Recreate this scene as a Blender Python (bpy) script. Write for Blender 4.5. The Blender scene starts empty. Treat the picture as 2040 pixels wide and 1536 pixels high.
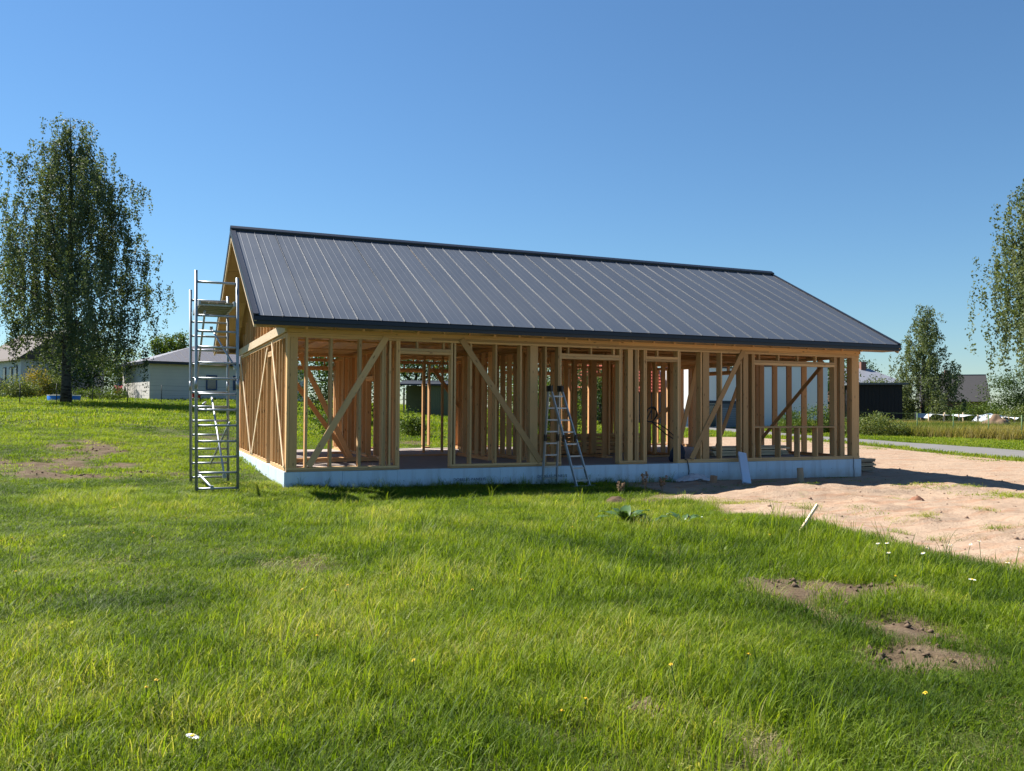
import bpy, math, random
import numpy as np
from mathutils import Vector, Matrix

# ------------------------------------------------------------------ camera, sky, sun, exposure
S = bpy.context.scene
COL = S.collection
CAM = np.array([-2.7187, -18.3901, 1.3643]); PITCH, ROLL, YAW, FOC = .0262, .0060, .4040, 1716.69
FW = np.array([math.sin(YAW)*math.cos(PITCH), math.cos(YAW)*math.cos(PITCH), math.sin(PITCH)])
RT = np.array([math.cos(YAW), -math.sin(YAW), 0.]); UP = np.cross(RT, FW)
R2 = RT*math.cos(ROLL)+UP*math.sin(ROLL); U2 = -RT*math.sin(ROLL)+UP*math.cos(ROLL)
cd = bpy.data.cameras.new('camera'); cd.sensor_width = 36; cd.lens = FOC/2040*36; cd.clip_start = .05; cd.clip_end = 4000
cam = bpy.data.objects.new('camera', cd); COL.objects.link(cam)
cam.matrix_world = Matrix(((R2[0], U2[0], -FW[0], CAM[0]), (R2[1], U2[1], -FW[1], CAM[1]), (R2[2], U2[2], -FW[2], CAM[2]), (0, 0, 0, 1)))
S.camera = cam
SUN = Vector((-.555, .70, 1.0)).normalized()
EL = math.asin(SUN.z); AZ = math.atan2(SUN.x, SUN.y)
wd = bpy.data.worlds.new('World'); S.world = wd; wd.use_nodes = True
nt = wd.node_tree; nt.nodes.clear()
sky = nt.nodes.new('ShaderNodeTexSky'); sky.sky_type = 'NISHITA'; sky.sun_disc = False
sky.sun_elevation = EL; sky.sun_rotation = AZ; sky.altitude = 0; sky.air_density = 1.2; sky.dust_density = .0; sky.ozone_density = 10.0
bg = nt.nodes.new('ShaderNodeBackground'); bg.inputs[1].default_value = .050
wo = nt.nodes.new('ShaderNodeOutputWorld'); wb = nt.nodes.new('ShaderNodeMix'); wb.data_type = 'RGBA'; wb.blend_type = 'MULTIPLY'; wb.inputs[0].default_value = 1; wb.inputs[7].default_value = (.97, 1.055, 1.03, 1); nt.links.new(sky.outputs[0], wb.inputs[6]); nt.links.new(wb.outputs[2], bg.inputs[0]); nt.links.new(bg.outputs[0], wo.inputs[0])
sd = bpy.data.lights.new('sun', 'SUN'); sd.energy = 5.0; sd.angle = math.radians(.53); sd.color = (1, .955, .88)
sun = bpy.data.objects.new('sun', sd); COL.objects.link(sun); sun.rotation_euler = (-SUN).to_track_quat('-Z', 'Y').to_euler(); sun.location = (-10, 10, 30)
S.view_settings.view_transform = 'Standard'; S.view_settings.look = 'None'; S.view_settings.exposure = 1.31; S.view_settings.gamma = 1
S.cycles.max_bounces = 6; S.cycles.diffuse_bounces = 3; S.cycles.glossy_bounces = 2; S.cycles.transmission_bounces = 3; S.cycles.transparent_max_bounces = 6

# ------------------------------------------------------------------ helpers
WM = {}
def link(o, parent=None, label=None, cat=None, group=None, kind=None):
    COL.objects.link(o)
    w = o.matrix_basis.copy()
    if parent is not None:
        o.parent = parent; o.matrix_parent_inverse = WM[parent.name].inverted()
    WM[o.name] = w
    if label: o['label'] = label
    if cat: o['category'] = cat
    if group: o['group'] = group
    if kind: o['kind'] = kind
    return o
def thing(name, loc, label, cat, group=None):
    o = bpy.data.objects.new(name, None); o.empty_display_size = .2; o.location = loc; o.matrix_basis = Matrix.Translation(loc)
    return link(o, None, label, cat, group)
class MB:
    def __init__(s): s.v = []; s.f = []
    def add(s, vs, fs):
        n = len(s.v); s.v += [tuple(map(float, q)) for q in vs]; s.f += [tuple(i+n for i in f) for f in fs]; return s
    def box(s, a, b):
        x0, y0, z0 = a; x1, y1, z1 = b
        return s.add([(x0,y0,z0),(x1,y0,z0),(x1,y1,z0),(x0,y1,z0),(x0,y0,z1),(x1,y0,z1),(x1,y1,z1),(x0,y1,z1)],
                     [(0,3,2,1),(4,5,6,7),(0,1,5,4),(1,2,6,5),(2,3,7,6),(3,0,4,7)])
    def cbox(s, c, d, rot=None, ):
        h = [q/2 for q in d]; m = rot if rot is not None else Matrix.Identity(3)
        pts = [Vector(c)+m@Vector((sx*h[0], sy*h[1], sz*h[2])) for sx, sy, sz in ((-1,-1,-1),(1,-1,-1),(1,1,-1),(-1,1,-1),(-1,-1,1),(1,-1,1),(1,1,1),(-1,1,1))]
        return s.add(pts, [(0,3,2,1),(4,5,6,7),(0,1,5,4),(1,2,6,5),(2,3,7,6),(3,0,4,7)])
    def bar(s, p0, p1, w, d, side=(0, 1, 0)):
        p0 = Vector(p0); p1 = Vector(p1); z = (p1-p0).normalized(); sd_ = Vector(side); x = (sd_-z*sd_.dot(z))
        x = x.normalized() if x.length > 1e-5 else z.orthogonal().normalized(); y = z.cross(x)
        m = Matrix((x, y, z)).transposed(); return s.cbox((p0+p1)/2, (d, w, (p1-p0).length), m)
    def tube(s, pts, r, n=8, caps=True):
        pts = [Vector(q) for q in pts]; k = len(pts); rr = r if hasattr(r, '__len__') else [r]*k
        rings = []; ref = None
        for i, q in enumerate(pts):
            t = (pts[min(i+1, k-1)]-pts[max(i-1, 0)]).normalized()
            if ref is None: ref = t.orthogonal().normalized()
            ref = (ref-t*ref.dot(t)); ref = ref.normalized() if ref.length > 1e-6 else t.orthogonal().normalized()
            b = t.cross(ref); rings.append([q+(ref*math.cos(2*math.pi*j/n)+b*math.sin(2*math.pi*j/n))*rr[i] for j in range(n)])
        vs = [q for R in rings for q in R]; fs = [(i*n+j, i*n+(j+1) % n, (i+1)*n+(j+1) % n, (i+1)*n+j) for i in range(k-1) for j in range(n)]
        if caps: fs += [tuple(range(n-1, -1, -1)), tuple((k-1)*n+j for j in range(n))]
        return s.add(vs, fs)
    def prism(s, prof, p0, p1, ax=None):
        """profile points as 3d offsets, swept from p0 to p1"""
        n = len(prof); a = [Vector(p0)+Vector(q) for q in prof]; b = [Vector(p1)+Vector(q) for q in prof]
        return s.add(a+b, [(i, (i+1) % n, n+(i+1) % n, n+i) for i in range(n)]+[tuple(range(n-1, -1, -1)), tuple(range(n, 2*n))])
    def mesh(s, name, mat=None, smooth=False):
        m = bpy.data.meshes.new(name); m.from_pydata(s.v, [], s.f)
        if mat is not None: m.materials.append(mat)
        if smooth: m.polygons.foreach_set('use_smooth', [True]*len(m.polygons))
        m.update(); return m
    def build(s, name, mat, parent=None, smooth=False, **k):
        c = Vector((0, 0, 0))
        if s.v:
            a = np.array(s.v); c = Vector(((a[:, 0].min()+a[:, 0].max())/2, (a[:, 1].min()+a[:, 1].max())/2, a[:, 2].min()))
            s.v = [tuple(q) for q in (a-np.array(c))]
        o = bpy.data.objects.new(name, s.mesh(name, mat, smooth)); o.matrix_basis = Matrix.Translation(c)
        return link(o, parent, **k)
_bm = {}
def beam(name, p0, p1, w, d, mat, parent, side=(0, 1, 0), **k):
    """board from p0 to p1: d along 'side', w across; meshes shared between boards of one size"""
    p0 = Vector(p0); p1 = Vector(p1); L = (p1-p0).length; z = (p1-p0).normalized(); sd_ = Vector(side); x = (sd_-z*sd_.dot(z)).normalized(); y = z.cross(x)
    key = (round(w, 3), round(d, 3), round(L, 2), mat.name)
    if key not in _bm:
        h = L/2; e = min(.004, w*.1); mb = MB(); ring = [(d/2-e, w/2), (d/2, w/2-e), (d/2, -w/2+e), (d/2-e, -w/2), (-d/2+e, -w/2), (-d/2, -w/2+e), (-d/2, w/2-e), (-d/2+e, w/2)]
        ring = ring[::-1]
        mb.add([(a, b, -h) for a, b in ring]+[(a, b, h) for a, b in ring], [(i, (i+1) % 8, 8+(i+1) % 8, 8+i) for i in range(8)]+[tuple(range(7, -1, -1)), tuple(range(8, 16))])
        _bm[key] = mb.mesh(name, mat)
    o = bpy.data.objects.new(name, _bm[key])
    m = Matrix((x, y, z)).transposed().to_4x4(); m.translation = (p0+p1)/2; o.matrix_basis = m
    return link(o, parent, **k)
def npmesh(name, V, F, mat, smooth=False, parent=None, **k):
    m = bpy.data.meshes.new(name); V = np.asarray(V, np.float32); F = np.asarray(F, np.int32); n = F.shape[1]
    m.vertices.add(len(V)); m.vertices.foreach_set('co', V.ravel()); m.loops.add(F.size); m.loops.foreach_set('vertex_index', F.ravel())
    m.polygons.add(len(F)); m.polygons.foreach_set('loop_start', np.arange(0, F.size, n, dtype=np.int32)); m.polygons.foreach_set('loop_total', np.full(len(F), n, np.int32))
    if smooth: m.polygons.foreach_set('use_smooth', np.ones(len(F), bool))
    m.update(calc_edges=True); m.validate()
    if mat is not None: m.materials.append(mat)
    o = bpy.data.objects.new(name, m)
    return link(o, parent, **k)

# ------------------------------------------------------------------ materials
class N:
    def __init__(s, name):
        s.m = bpy.data.materials.new(name); s.m.use_nodes = True; s.t = s.m.node_tree; s.t.nodes.clear(); s.o = s.n('ShaderNodeOutputMaterial')
    def n(s, ty, ins=None, **k):
        q = s.t.nodes.new(ty)
        for a, b in k.items(): setattr(q, a, b)
        for a, b in (ins or {}).items(): s.put(q.inputs[a], b)
        return q
    def put(s, sock, v):
        if isinstance(v, bpy.types.NodeSocket): s.t.links.new(v, sock)
        elif isinstance(v, bpy.types.Node): s.t.links.new(v.outputs[0], sock)
        else: sock.default_value = (*v, 1) if (hasattr(v, '__len__') and len(v) == 3 and sock.type == 'RGBA') else v
    def math(s, op, a, b=0., c=None, clamp=False):
        q = s.n('ShaderNodeMath', operation=op, use_clamp=clamp); s.put(q.inputs[0], a); s.put(q.inputs[1], b)
        if c is not None: s.put(q.inputs[2], c)
        return q.outputs[0]
    def mix(s, f, a, b, bt='MIX'):
        q = s.n('ShaderNodeMix', data_type='RGBA', blend_type=bt); s.put(q.inputs[0], f); s.put(q.inputs[6], a); s.put(q.inputs[7], b); return q.outputs[2]
    def ramp(s, f, stops):
        q = s.n('ShaderNodeValToRGB'); e = q.color_ramp.elements
        while len(e) < len(stops): e.new(.5)
        for i, (p, c) in enumerate(stops): e[i].position = p; e[i].color = (*c, 1) if hasattr(c, '__len__') else (c, c, c, 1)
        s.put(q.inputs[0], f); return q.outputs[0]
    def coord(s, which='Object', scale=(1, 1, 1), off=None):
        tc = s.n('ShaderNodeTexCoord'); mp = s.n('ShaderNodeMapping'); s.t.links.new(tc.outputs[which], mp.inputs[0]); mp.inputs['Scale'].default_value = scale
        if off is not None: s.put(mp.inputs['Location'], off)
        return mp.outputs[0]
    def noise(s, co, scale, detail=3, rough=.55, out=0):
        return s.n('ShaderNodeTexNoise', {'Vector': co, 'Scale': scale, 'Detail': detail, 'Roughness': rough}).outputs[out]
    def bump(s, h, st=.3, dist=.02): return s.n('ShaderNodeBump', {'Height': h, 'Strength': st, 'Distance': dist}).outputs[0]
    def bsdf(s, color, rough=.7, metal=0., normal=None, spec=.4, **ex):
        q = s.n('ShaderNodeBsdfPrincipled', {'Base Color': color, 'Roughness': rough, 'Metallic': metal, 'Specular IOR Level': spec, **ex})
        if normal is not None: s.put(q.inputs['Normal'], normal)
        s.t.links.new(q.outputs[0], s.o.inputs[0]); return s.m
def objrand(k): return k.n('ShaderNodeObjectInfo').outputs['Random']
def wood(name, c0, c1, knots=True, grey=0.):
    k = N(name); r = objrand(k); off = k.n('ShaderNodeCombineXYZ', {0: k.math('MULTIPLY', r, 37.), 1: k.math('MULTIPLY', r, 91.), 2: k.math('MULTIPLY', r, 53.)}).outputs[0]
    co = k.coord('Object', (38, 38, 1.6), off); g = k.noise(co, 1, 4, .6)
    col = k.mix(g, c0, c1)
    r2 = k.math('FRACT', k.math('MULTIPLY', r, 7.31)); col = k.mix(k.math('MULTIPLY', r2, .35), col, (.52, .40, .24)); br = k.math('ADD', .70, k.math('MULTIPLY', r, .55)); col = k.mix(1., col, k.n('ShaderNodeCombineColor', {0: br, 1: br, 2: br}).outputs[0], 'MULTIPLY')
    st = k.noise(k.coord('Object', (3, 3, .6), off), 1, 2); col = k.mix(k.ramp(st, [(.5, 0), (.75, .35)]), col, (.30, .17, .08))
    if knots:
        vo = k.n('ShaderNodeTexVoronoi', {'Vector': k.coord('Object', (9, 9, 3.2), off), 'Scale': 1.}); kn = k.ramp(vo.outputs['Distance'], [(.08, 1), (.17, 0)])
        col = k.mix(k.math('MULTIPLY', kn, .75), col, (.11, .055, .022))
    return k.bsdf(col, .68, normal=k.bump(g, .12, .004), spec=.25)
W_FR = wood('timber', (.49, .270, .112), (.66, .405, .185))
W_IN = wood('timber_inner_bounce', (.52, .245, .095), (.68, .355, .150))  # warmer copy of the timber; bounced interior light put into its orange
W_PLY = wood('plywood', (.42, .28, .15), (.50, .35, .20), False)
W_OLD = wood('old_board', (.22, .17, .12), (.36, .29, .21), False)
W_PALE = wood('pale_board', (.66, .50, .32), (.78, .63, .44), True)
def plain(name, c, rough=.6, metal=0., var=.12, scale=6., bump=0., spec=.4):
    k = N(name); co = k.coord('Object'); n1 = k.noise(co, scale, 4); n2 = k.noise(co, scale*9, 2)
    f = k.math('ADD', 1-var, k.math('MULTIPLY', k.math('ADD', k.math('MULTIPLY', n1, .7), k.math('MULTIPLY', n2, .3)), 2*var))
    col = k.mix(1., c, k.n('ShaderNodeCombineColor', {0: f, 1: f, 2: f}).outputs[0], 'MULTIPLY')
    return k.bsdf(col, rough, metal, k.bump(n2, bump, .01) if bump else None, spec)
def roof_mat():
    k = N('roof_metal'); r = objrand(k); co = k.coord('Object'); n1 = k.noise(k.coord('Object', (1.2, .5, .5)), 1.6, 4); n2 = k.noise(co, 40, 2); n3 = k.noise(k.coord('Object', (5, .7, .7)), 1., 3)
    f = k.math('ADD', .80, k.math('ADD', k.math('MULTIPLY', r, .14), k.math('ADD', k.math('MULTIPLY', n1, .22), k.math('MULTIPLY', n2, .10))))
    col = k.mix(1., (.057, .067, .085), k.n('ShaderNodeCombineColor', {0: f, 1: f, 2: f}).outputs[0], 'MULTIPLY'); col = k.mix(k.ramp(n3, [(.6, 0), (.8, .18)]), col, (.12, .115, .105))
    return k.bsdf(col, k.math('ADD', .38, k.math('MULTIPLY', n1, .18)), normal=k.bump(n1, .25, .02), spec=.5)
M_ROOF = roof_mat()
M_TRIM = plain('trim_metal', (.013, .015, .023), .42, 0, .1, 2, 0, .4)
M_ALU = plain('aluminium', (.36, .38, .40), .5, .75, .18, 9)
M_GALV = plain('galvanised', (.30, .33, .35), .55, .7, .25, 7)
M_BLACK = plain('black_plastic', (.012, .012, .014), .45)
M_CONC = plain('concrete', (.30, .25, .22), .9, 0, .25, 3, .2)
M_WHITE = plain('white_render', (.78, .77, .74), .85, 0, .06, 2)
M_TARP = plain('white_tarp', (.50, .53, .56), .5, 0, .08, 3)
M_TEXT = plain('ink', (.03, .05, .10), .8)
def foam_mat():
    k = N('foam_board'); r = objrand(k); co = k.coord('Object'); st = k.noise(k.coord('Object', (7, 7, .7)), 1.3, 4)
    dirt = k.ramp(st, [(.50, 0), (.72, .6)]); z = k.n('ShaderNodeSeparateXYZ', {0: co}).outputs[2]
    low = k.math('MULTIPLY', k.ramp(z, [(.18, 1), (.42, 0)]), k.noise(co, 5, 4))
    br = k.math('ADD', .93, k.math('MULTIPLY', r, .10)); base = k.mix(1., (.53, .65, .76), k.n('ShaderNodeCombineColor', {0: br, 1: br, 2: br}).outputs[0], 'MULTIPLY')
    sp = k.ramp(k.noise(co, 14, 2), [(.73, 0), (.76, .8)])
    col = k.mix(dirt, base, (.36, .40, .45)); col = k.mix(low, col, (.33, .24, .16)); col = k.mix(sp, col, (.10, .12, .16))
    return k.bsdf(col, .8, normal=k.bump(k.noise(co, 60, 2), .08, .005), spec=.2)
M_FOAM = foam_mat()
M_FOAM2 = plain('skylit_foam', (.55, .63, .74), .8, 0, .05, 3)  # lighter foam copy; sky light on the upturned plank put into colour
# ------------------------------------------------------------------ terrain

_CP=np.array([(-2.7,-18.4,-.30),(-2.7,-30,-.3),(12,-25,-.45),(-20,-15,-.2),(0,-1,-.35),(5,-2.5,-.40),(10,-1.5,-.46),(16,-1,-.48),(19,-2.8,-.64),(24,-8,-.66),(8,-10,-.42),(16,-14,-.55),(-10,-10,-.22),
(-6,0,-.15),(-1,5,-.22),(-6,10,.25),(-3,18,.72),(3,14,.12),(9,12,-.05),(15,11,-.25),(17,4,-.5),
(-6.7,34.5,1.40),(-9.3,36.8,1.40),(-3.6,34.4,1.38),(1,34,1.30),(-7,46,1.74),(-2.4,47,1.74),(6,45,1.62),(-8,58,2.0),(6,60,1.95),(-25,40,1.6),(12.9,29.3,.80),(22,40,.7),(20.4,12,0.0),(30.4,21.9,-.12),(38,22,-.28),(40,14,-.4),(30,5.7,-.53),(42,5,-.6),(60,30,-.3),(50,60,0.2),(85,60,-.1),(90,0,-.5),
(-60,120,2.0),(40,140,1.0),(150,90,.2),(150,-60,0),(0,-120,0),(-120,-40,.6),(-120,60,1.6)])
def _U(r2): return r2*np.log(r2+1e-9)
def _solve():
    n=len(_CP); d2=((_CP[:,None,:2]-_CP[None,:,:2])**2).sum(-1)
    K=_U(d2/400.)+np.eye(n)*.02; Pm=np.c_[np.ones(n),_CP[:,:2]/100]
    A=np.block([[K,Pm],[Pm.T,np.zeros((3,3))]])
    return np.linalg.solve(A,np.r_[_CP[:,2],0,0,0])
_W=_solve()
def hz(x,y):
    x=np.asarray(x,float); y=np.asarray(y,float); sh=np.broadcast(x,y).shape
    X=np.broadcast_to(x,sh).ravel(); Y=np.broadcast_to(y,sh).ravel()
    r=np.hypot(X-10,Y-10); k=np.minimum(1,130/np.maximum(r,1e-6)); X2=10+(X-10)*k; Y2=10+(Y-10)*k
    z=_W[-3]+_W[-2]*X2/100+_W[-1]*Y2/100
    for (cx,cy,_),w in zip(_CP,_W): z=z+w*_U(((X2-cx)**2+(Y2-cy)**2)/400.)
    return z.reshape(sh)
# lawn / sand / bare-earth masks (world coordinates)
def seg_dist(px, py, P):
    P = np.array(P, float); d = np.full(px.shape, 1e9); ins = np.zeros(px.shape, bool)
    for (x0, y0), (x1, y1) in zip(P, np.roll(P, -1, 0)):
        ex, ey = x1-x0, y1-y0; t = np.clip(((px-x0)*ex+(py-y0)*ey)/(ex*ex+ey*ey+1e-9), 0, 1); d = np.minimum(d, np.hypot(px-x0-t*ex, py-y0-t*ey))
        c = ((y0 > py) != (y1 > py)); ins ^= c & (px < (x1-x0)*(py-y0)/((y1-y0) if abs(y1-y0) > 1e-9 else 1e-9)+x0)
    return np.where(ins, d, -d)
def vnoise(x, y, s, seed=0):
    rng = np.random.default_rng(seed); T = rng.random((64, 64)); u = np.asarray(x)/s; v = np.asarray(y)/s; iu = np.floor(u).astype(int); iv = np.floor(v).astype(int)
    fu = u-iu; fv = v-iv; fu = fu*fu*(3-2*fu); fv = fv*fv*(3-2*fv); g = lambda a, b: T[a % 64, b % 64]
    return (g(iu, iv)*(1-fu)+g(iu+1, iv)*fu)*(1-fv)+(g(iu, iv+1)*(1-fu)+g(iu+1, iv+1)*fu)*fv
def fbm(x, y, s, seed=0, o=4): return sum(vnoise(x, y, s/2**i, seed+i)*.5**i for i in range(o))/sum(.5**i for i in range(o))
SANDP = [(8.2,-.2),(7.6,-2.3),(6.9,-3.6),(7.0,-4.9),(6.9,-6.0),(7.2,-6.8),(7.2,-7.8),(6.8,-9.0),(6.5,-9.9),(6.3,-10.7),(6.4,-11.7),(6.8,-12.8),(9,-16),(14,-24),(26,-34),(28.3,-30),(28.3,3),(27.4,9),(26.6,14),(24,15.5),(20,14.5),(17.5,12.5),(16.2,9.5),(15.6,.2)]
DIRT = [(-5.0,5.1,1.9,1.3,1.),(-4.0,9.8,1.0,2.4,1.),(-5.1,2.8,2.0,.9,1.),(-3.8,2.5,1.2,.7,.95),(-2.4,3.2,1.1,.6,.8),(-4.2,7.2,.8,1.6,.9),(3.6,-12.0,.85,.42,1.),(4.1,-11.95,.6,.36,1.),(2.9,-13.4,.42,.6,1.),(2.35,-13.9,.5,.35,.95),(2.6,-12.5,.35,.6,.8),(-.1,-14.2,.14,.2,.8),
        (-.6,-14.35,.12,.18,.7),(.2,-14.9,.15,.15,.7),(-1.2,-9.1,.35,.3,.4),(5.5,-4.3,.6,.45,.95),(3.1,-11.6,.5,.3,.75),(6.2,-4.2,.8,.5,.7),(-1.6,13.6,2.0,.5,.6),(7.2,13.2,1.4,.8,.8),(10.5,13.,1.2,.7,.7),(-6.5,20,1.5,.5,.4)]
GPATCH = [(14.2,-3.35,.9,.22),(14.9,-3.8,.8,.25),(15.3,-4.8,1.0,.3),(14.6,-5.3,.7,.25),(11.2,-7.5,.6,.28),(9.0,-7.9,.45,.25),(10.9,-2.9,.4,.2),(8.2,-4.7,.7,.3),(7.5,-4.4,.6,.3),(11.5,-4.1,.45,.16),(12.0,-4.8,.4,.14),(9.1,-9.4,.5,.25),(8.2,-6.4,.5,.25),(9.6,-2.4,.9,.35),(12.6,-1.0,1.6,.35),(14.6,-.8,.9,.25),(25.6,9.5,1.4,.4),(24.5,12.5,1.6,.5),(26.8,5.,.5,1.4),(19,-8,.8,.3),(16.5,-10,.7,.3)]
_gr = random.Random(8)
GPATCH += [(_gr.uniform(7.5, 20), _gr.uniform(-12, -2.5), _gr.uniform(.12, .35), _gr.uniform(.08, .2)) for _ in range(46)]
def masks(x, y):
    """sand 0..1, bare earth 0..1, grass density 0..1"""
    w = (fbm(x, y, 1.1, 3)-.5)*1.3+(fbm(x, y, 4., 8, 2)-.5)*.8
    sd_ = seg_dist(x, y, SANDP)+w*np.where(x > 20, .6, 1.); sand = np.clip((sd_+.25)/.5, 0, 1)
    b = np.zeros(x.shape); n = (fbm(x, y, .55, 21)-.5)*2.2+(fbm(x, y, .16, 27, 2)-.5)*.8
    for cx, cy, rx, ry, a in DIRT:
        q = np.hypot((x-cx)/rx, (y-cy)/ry)+n; b = np.maximum(b, a*np.clip((1.1-q)/.45, 0, 1))
    g = (1-sand)*(1-b)
    for cx, cy, rx, ry in GPATCH:
        q = np.hypot((x-cx)/rx, (y-cy)/ry)+n*1.2; g = np.maximum(g, .6*np.clip((1.1-q)/.6, 0, 1))
    return sand, b, g
RDC = [(36, -60), (34.6, -20), (33.2, 0), (32.4, 8), (31.6, 15), (32.2, 22), (34.2, 31), (37.5, 44), (44, 66), (60, 110)]; RDW = 3.0
def road_x(y): return np.interp(y, [q[1] for q in RDC], [q[0] for q in RDC])
def ground_z(x, y):
    x = np.asarray(x, float); y = np.asarray(y, float); z = hz(x, y)
    # level pad under and around the house
    dx = np.maximum(np.maximum(-x, x-15.8), 0); dy = np.maximum(np.maximum(.0-y, y-9.7), 0); d = np.hypot(dx, dy)
    cap = -.14+np.maximum(d-.1, 0)*.16-.24*np.clip(x/15.8, 0, 1)*(y > 0)*np.clip(1-d/6, 0, 1); z = np.minimum(z, cap)
    inr = (d < .01); z = np.where(inr, np.minimum(z, -.30), z)
    r = np.hypot(x+2.7, y+18.4); near = np.clip((45-r)/20, 0, 1)
    sd_ = seg_dist(x.ravel(), y.ravel(), SANDP).reshape(x.shape); sm = np.clip(sd_/.8+.3, 0, 1)
    bump = (fbm(x, y, 2.2, 5)-.5)*.10*(1-sm)+sm*((fbm(x, y, 1.6, 11)-.5)*.20+(fbm(x, y, .5, 15, 3)-.5)*.13)
    # low ridge of spread sand just in front of the building
    bump += sm*.10*np.exp(-((y+3.3+.35*np.sin(x*.9))/.55)**2)*np.clip((x-8)/2, 0, 1)*np.clip((17-x)/2, 0, 1)
    dl = np.zeros(x.shape)
    for cx, cy, rx, ry, a in DIRT: dl = np.maximum(dl, np.clip(1.3-np.hypot((x-cx)/rx, (y-cy)/ry), 0, 1))
    bump += np.minimum(dl*2, 1)*((fbm(x, y, .7, 61)-.5)*.22+(fbm(x, y, .22, 63, 2)-.5)*.07)
    z = z+bump*near*np.where(d < .4, .3, 1)
    rw = np.abs(x-road_x(y)); z = z-.05*np.clip((RDW+.9-rw)/.6, 0, 1)
    return z
def spot(px, D):
    """ground position at bearing px (photo column) and depth D metres from the photographer"""
    d = FW+R2*((px-1020)/FOC)-U2*((813-768)/FOC); P = CAM+d*D; return float(P[0]), float(P[1]), float(ground_z(np.array([P[0]]), np.array([P[1]]))[0])
def gz(x, y): return float(ground_z(np.array([float(x)]), np.array([float(y)]))[0])

def lines(lo, hi, fine, far):
    a = list(np.arange(lo, hi+1e-6, fine)); s = fine; q = hi
    while q < far: s *= 1.28; q += s; a.append(q)
    s = fine; q = lo; b = []
    while q > -far: s *= 1.28; q -= s; b.append(q)
    return np.array(b[::-1]+a)
gx = np.unique(np.r_[lines(-14, 30, .22, 1800), np.arange(-6.4, -2, .11), np.arange(2, 18, .11)].round(3)); gy = np.unique(np.r_[lines(-18, 16, .22, 1800), np.arange(-14.5, 0, .11), np.arange(2, 10.5, .11)].round(3))
X, Y = np.meshgrid(gx, gy); Z = ground_z(X, Y); nx, ny = len(gx), len(gy)
idx = np.arange(nx*ny).reshape(ny, nx); F = np.stack([idx[:-1, :-1], idx[:-1, 1:], idx[1:, 1:], idx[1:, :-1]], -1).reshape(-1, 4)
def ground_mat():
    k = N('ground'); co = k.coord('Object'); a = k.n('ShaderNodeAttribute', attribute_name='sand').outputs['Fac']; e = k.n('ShaderNodeAttribute', attribute_name='earth').outputs['Fac']
    n1 = k.noise(co, .35, 3); n2 = k.noise(co, 3.2, 5, .65); n3 = k.noise(co, 26, 4, .7)
    soil = k.mix(n2, (.035, .050, .010), (.075, .090, .020)); soil = k.mix(k.ramp(n1, [(.4, 0), (.7, .6)]), soil, (.10, .10, .03))
    sand = k.mix(n2, (.275, .190, .130), (.38, .28, .20)); sand = k.mix(k.ramp(n3, [(.45, 0), (.8, .6)]), sand, (.46, .36, .27)); sand = k.mix(k.ramp(k.noise(co, 1.1, 4), [(.55, 0), (.75, .55)]), sand, (.19, .125, .083))
    stk = k.noise(k.coord('Object', (.35, 3.2, 1)), 1.4, 4); sand = k.mix(k.ramp(stk, [(.50, 0), (.64, .6)]), sand, (.31, .175, .105)); sand = k.mix(k.ramp(k.noise(co, 9, 3), [(.60, 0), (.70, .5)]), sand, (.17, .115, .075))
    earth = k.mix(n3, (.055, .036, .022), (.15, .105, .066)); earth = k.mix(k.ramp(n2, [(.4, 0), (.7, .7)]), earth, (.17, .128, .085))
    col = k.mix(a, soil, sand); col = k.mix(e, col, earth)
    h = k.math('ADD', k.math('MULTIPLY', n3, .5), n2)
    return k.bsdf(col, .95, normal=k.bump(h, .8, .06), spec=.1)
ground = npmesh('ground', np.stack([X.ravel(), Y.ravel(), Z.ravel()], 1), F, ground_mat(), True, kind='structure')
s_, b_, g_ = masks(X.ravel(), Y.ravel())
for nm, ar in (('sand', s_), ('earth', b_)):
    at = ground.data.attributes.new(nm, 'FLOAT', 'POINT'); at.data.foreach_set('value', ar.astype(np.float32))
# road
ys = np.unique(np.r_[np.arange(-60, 110, 1.0)]); us = np.linspace(-RDW, RDW, 9); RV = []
for y in ys:
    xc = float(road_x(y)); e = .18*math.sin(y*.7)+.12*math.sin(y*1.9)
    for u in us: RV.append((xc+u+(e if abs(u) > 2.9 else 0), y, 0))
RV = np.array(RV); RV[:, 2] = ground_z(RV[:, 0], RV[:, 1])+.035+.03*(1-(np.tile(us, len(ys))/RDW)**2)
ri = np.arange(len(RV)).reshape(len(ys), 9); RF = np.stack([ri[:-1, :-1], ri[:-1, 1:], ri[1:, 1:], ri[1:, :-1]], -1).reshape(-1, 4)
M_ROAD = plain('asphalt_road', (.165, .158, .152), .95, 0, .22, .8, .5, .1)
npmesh('road', RV, RF, M_ROAD, True, kind='structure')
# ------------------------------------------------------------------ the timber-frame house
L, W = 15.80, 9.70
YE, ZE, YR, ZR, XL, XR = -.529, 3.204, 4.849, 5.947, -.715, 16.722
TAN = (ZR-ZE)/(YR-YE); ANG = math.atan(TAN); YB = 2*YR-YE
def roof_z(y): return ZR-TAN*abs(y-YR)
H = thing('timber_frame_house', (L/2, W/2, 0), 'unfinished timber frame house with dark grey metal gable roof on pale blue foam foundation', 'house')
MB().box((.10, .10, -.30), (L-.10, W-.10, .0)).build('floor_slab', M_CONC, H)
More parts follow.
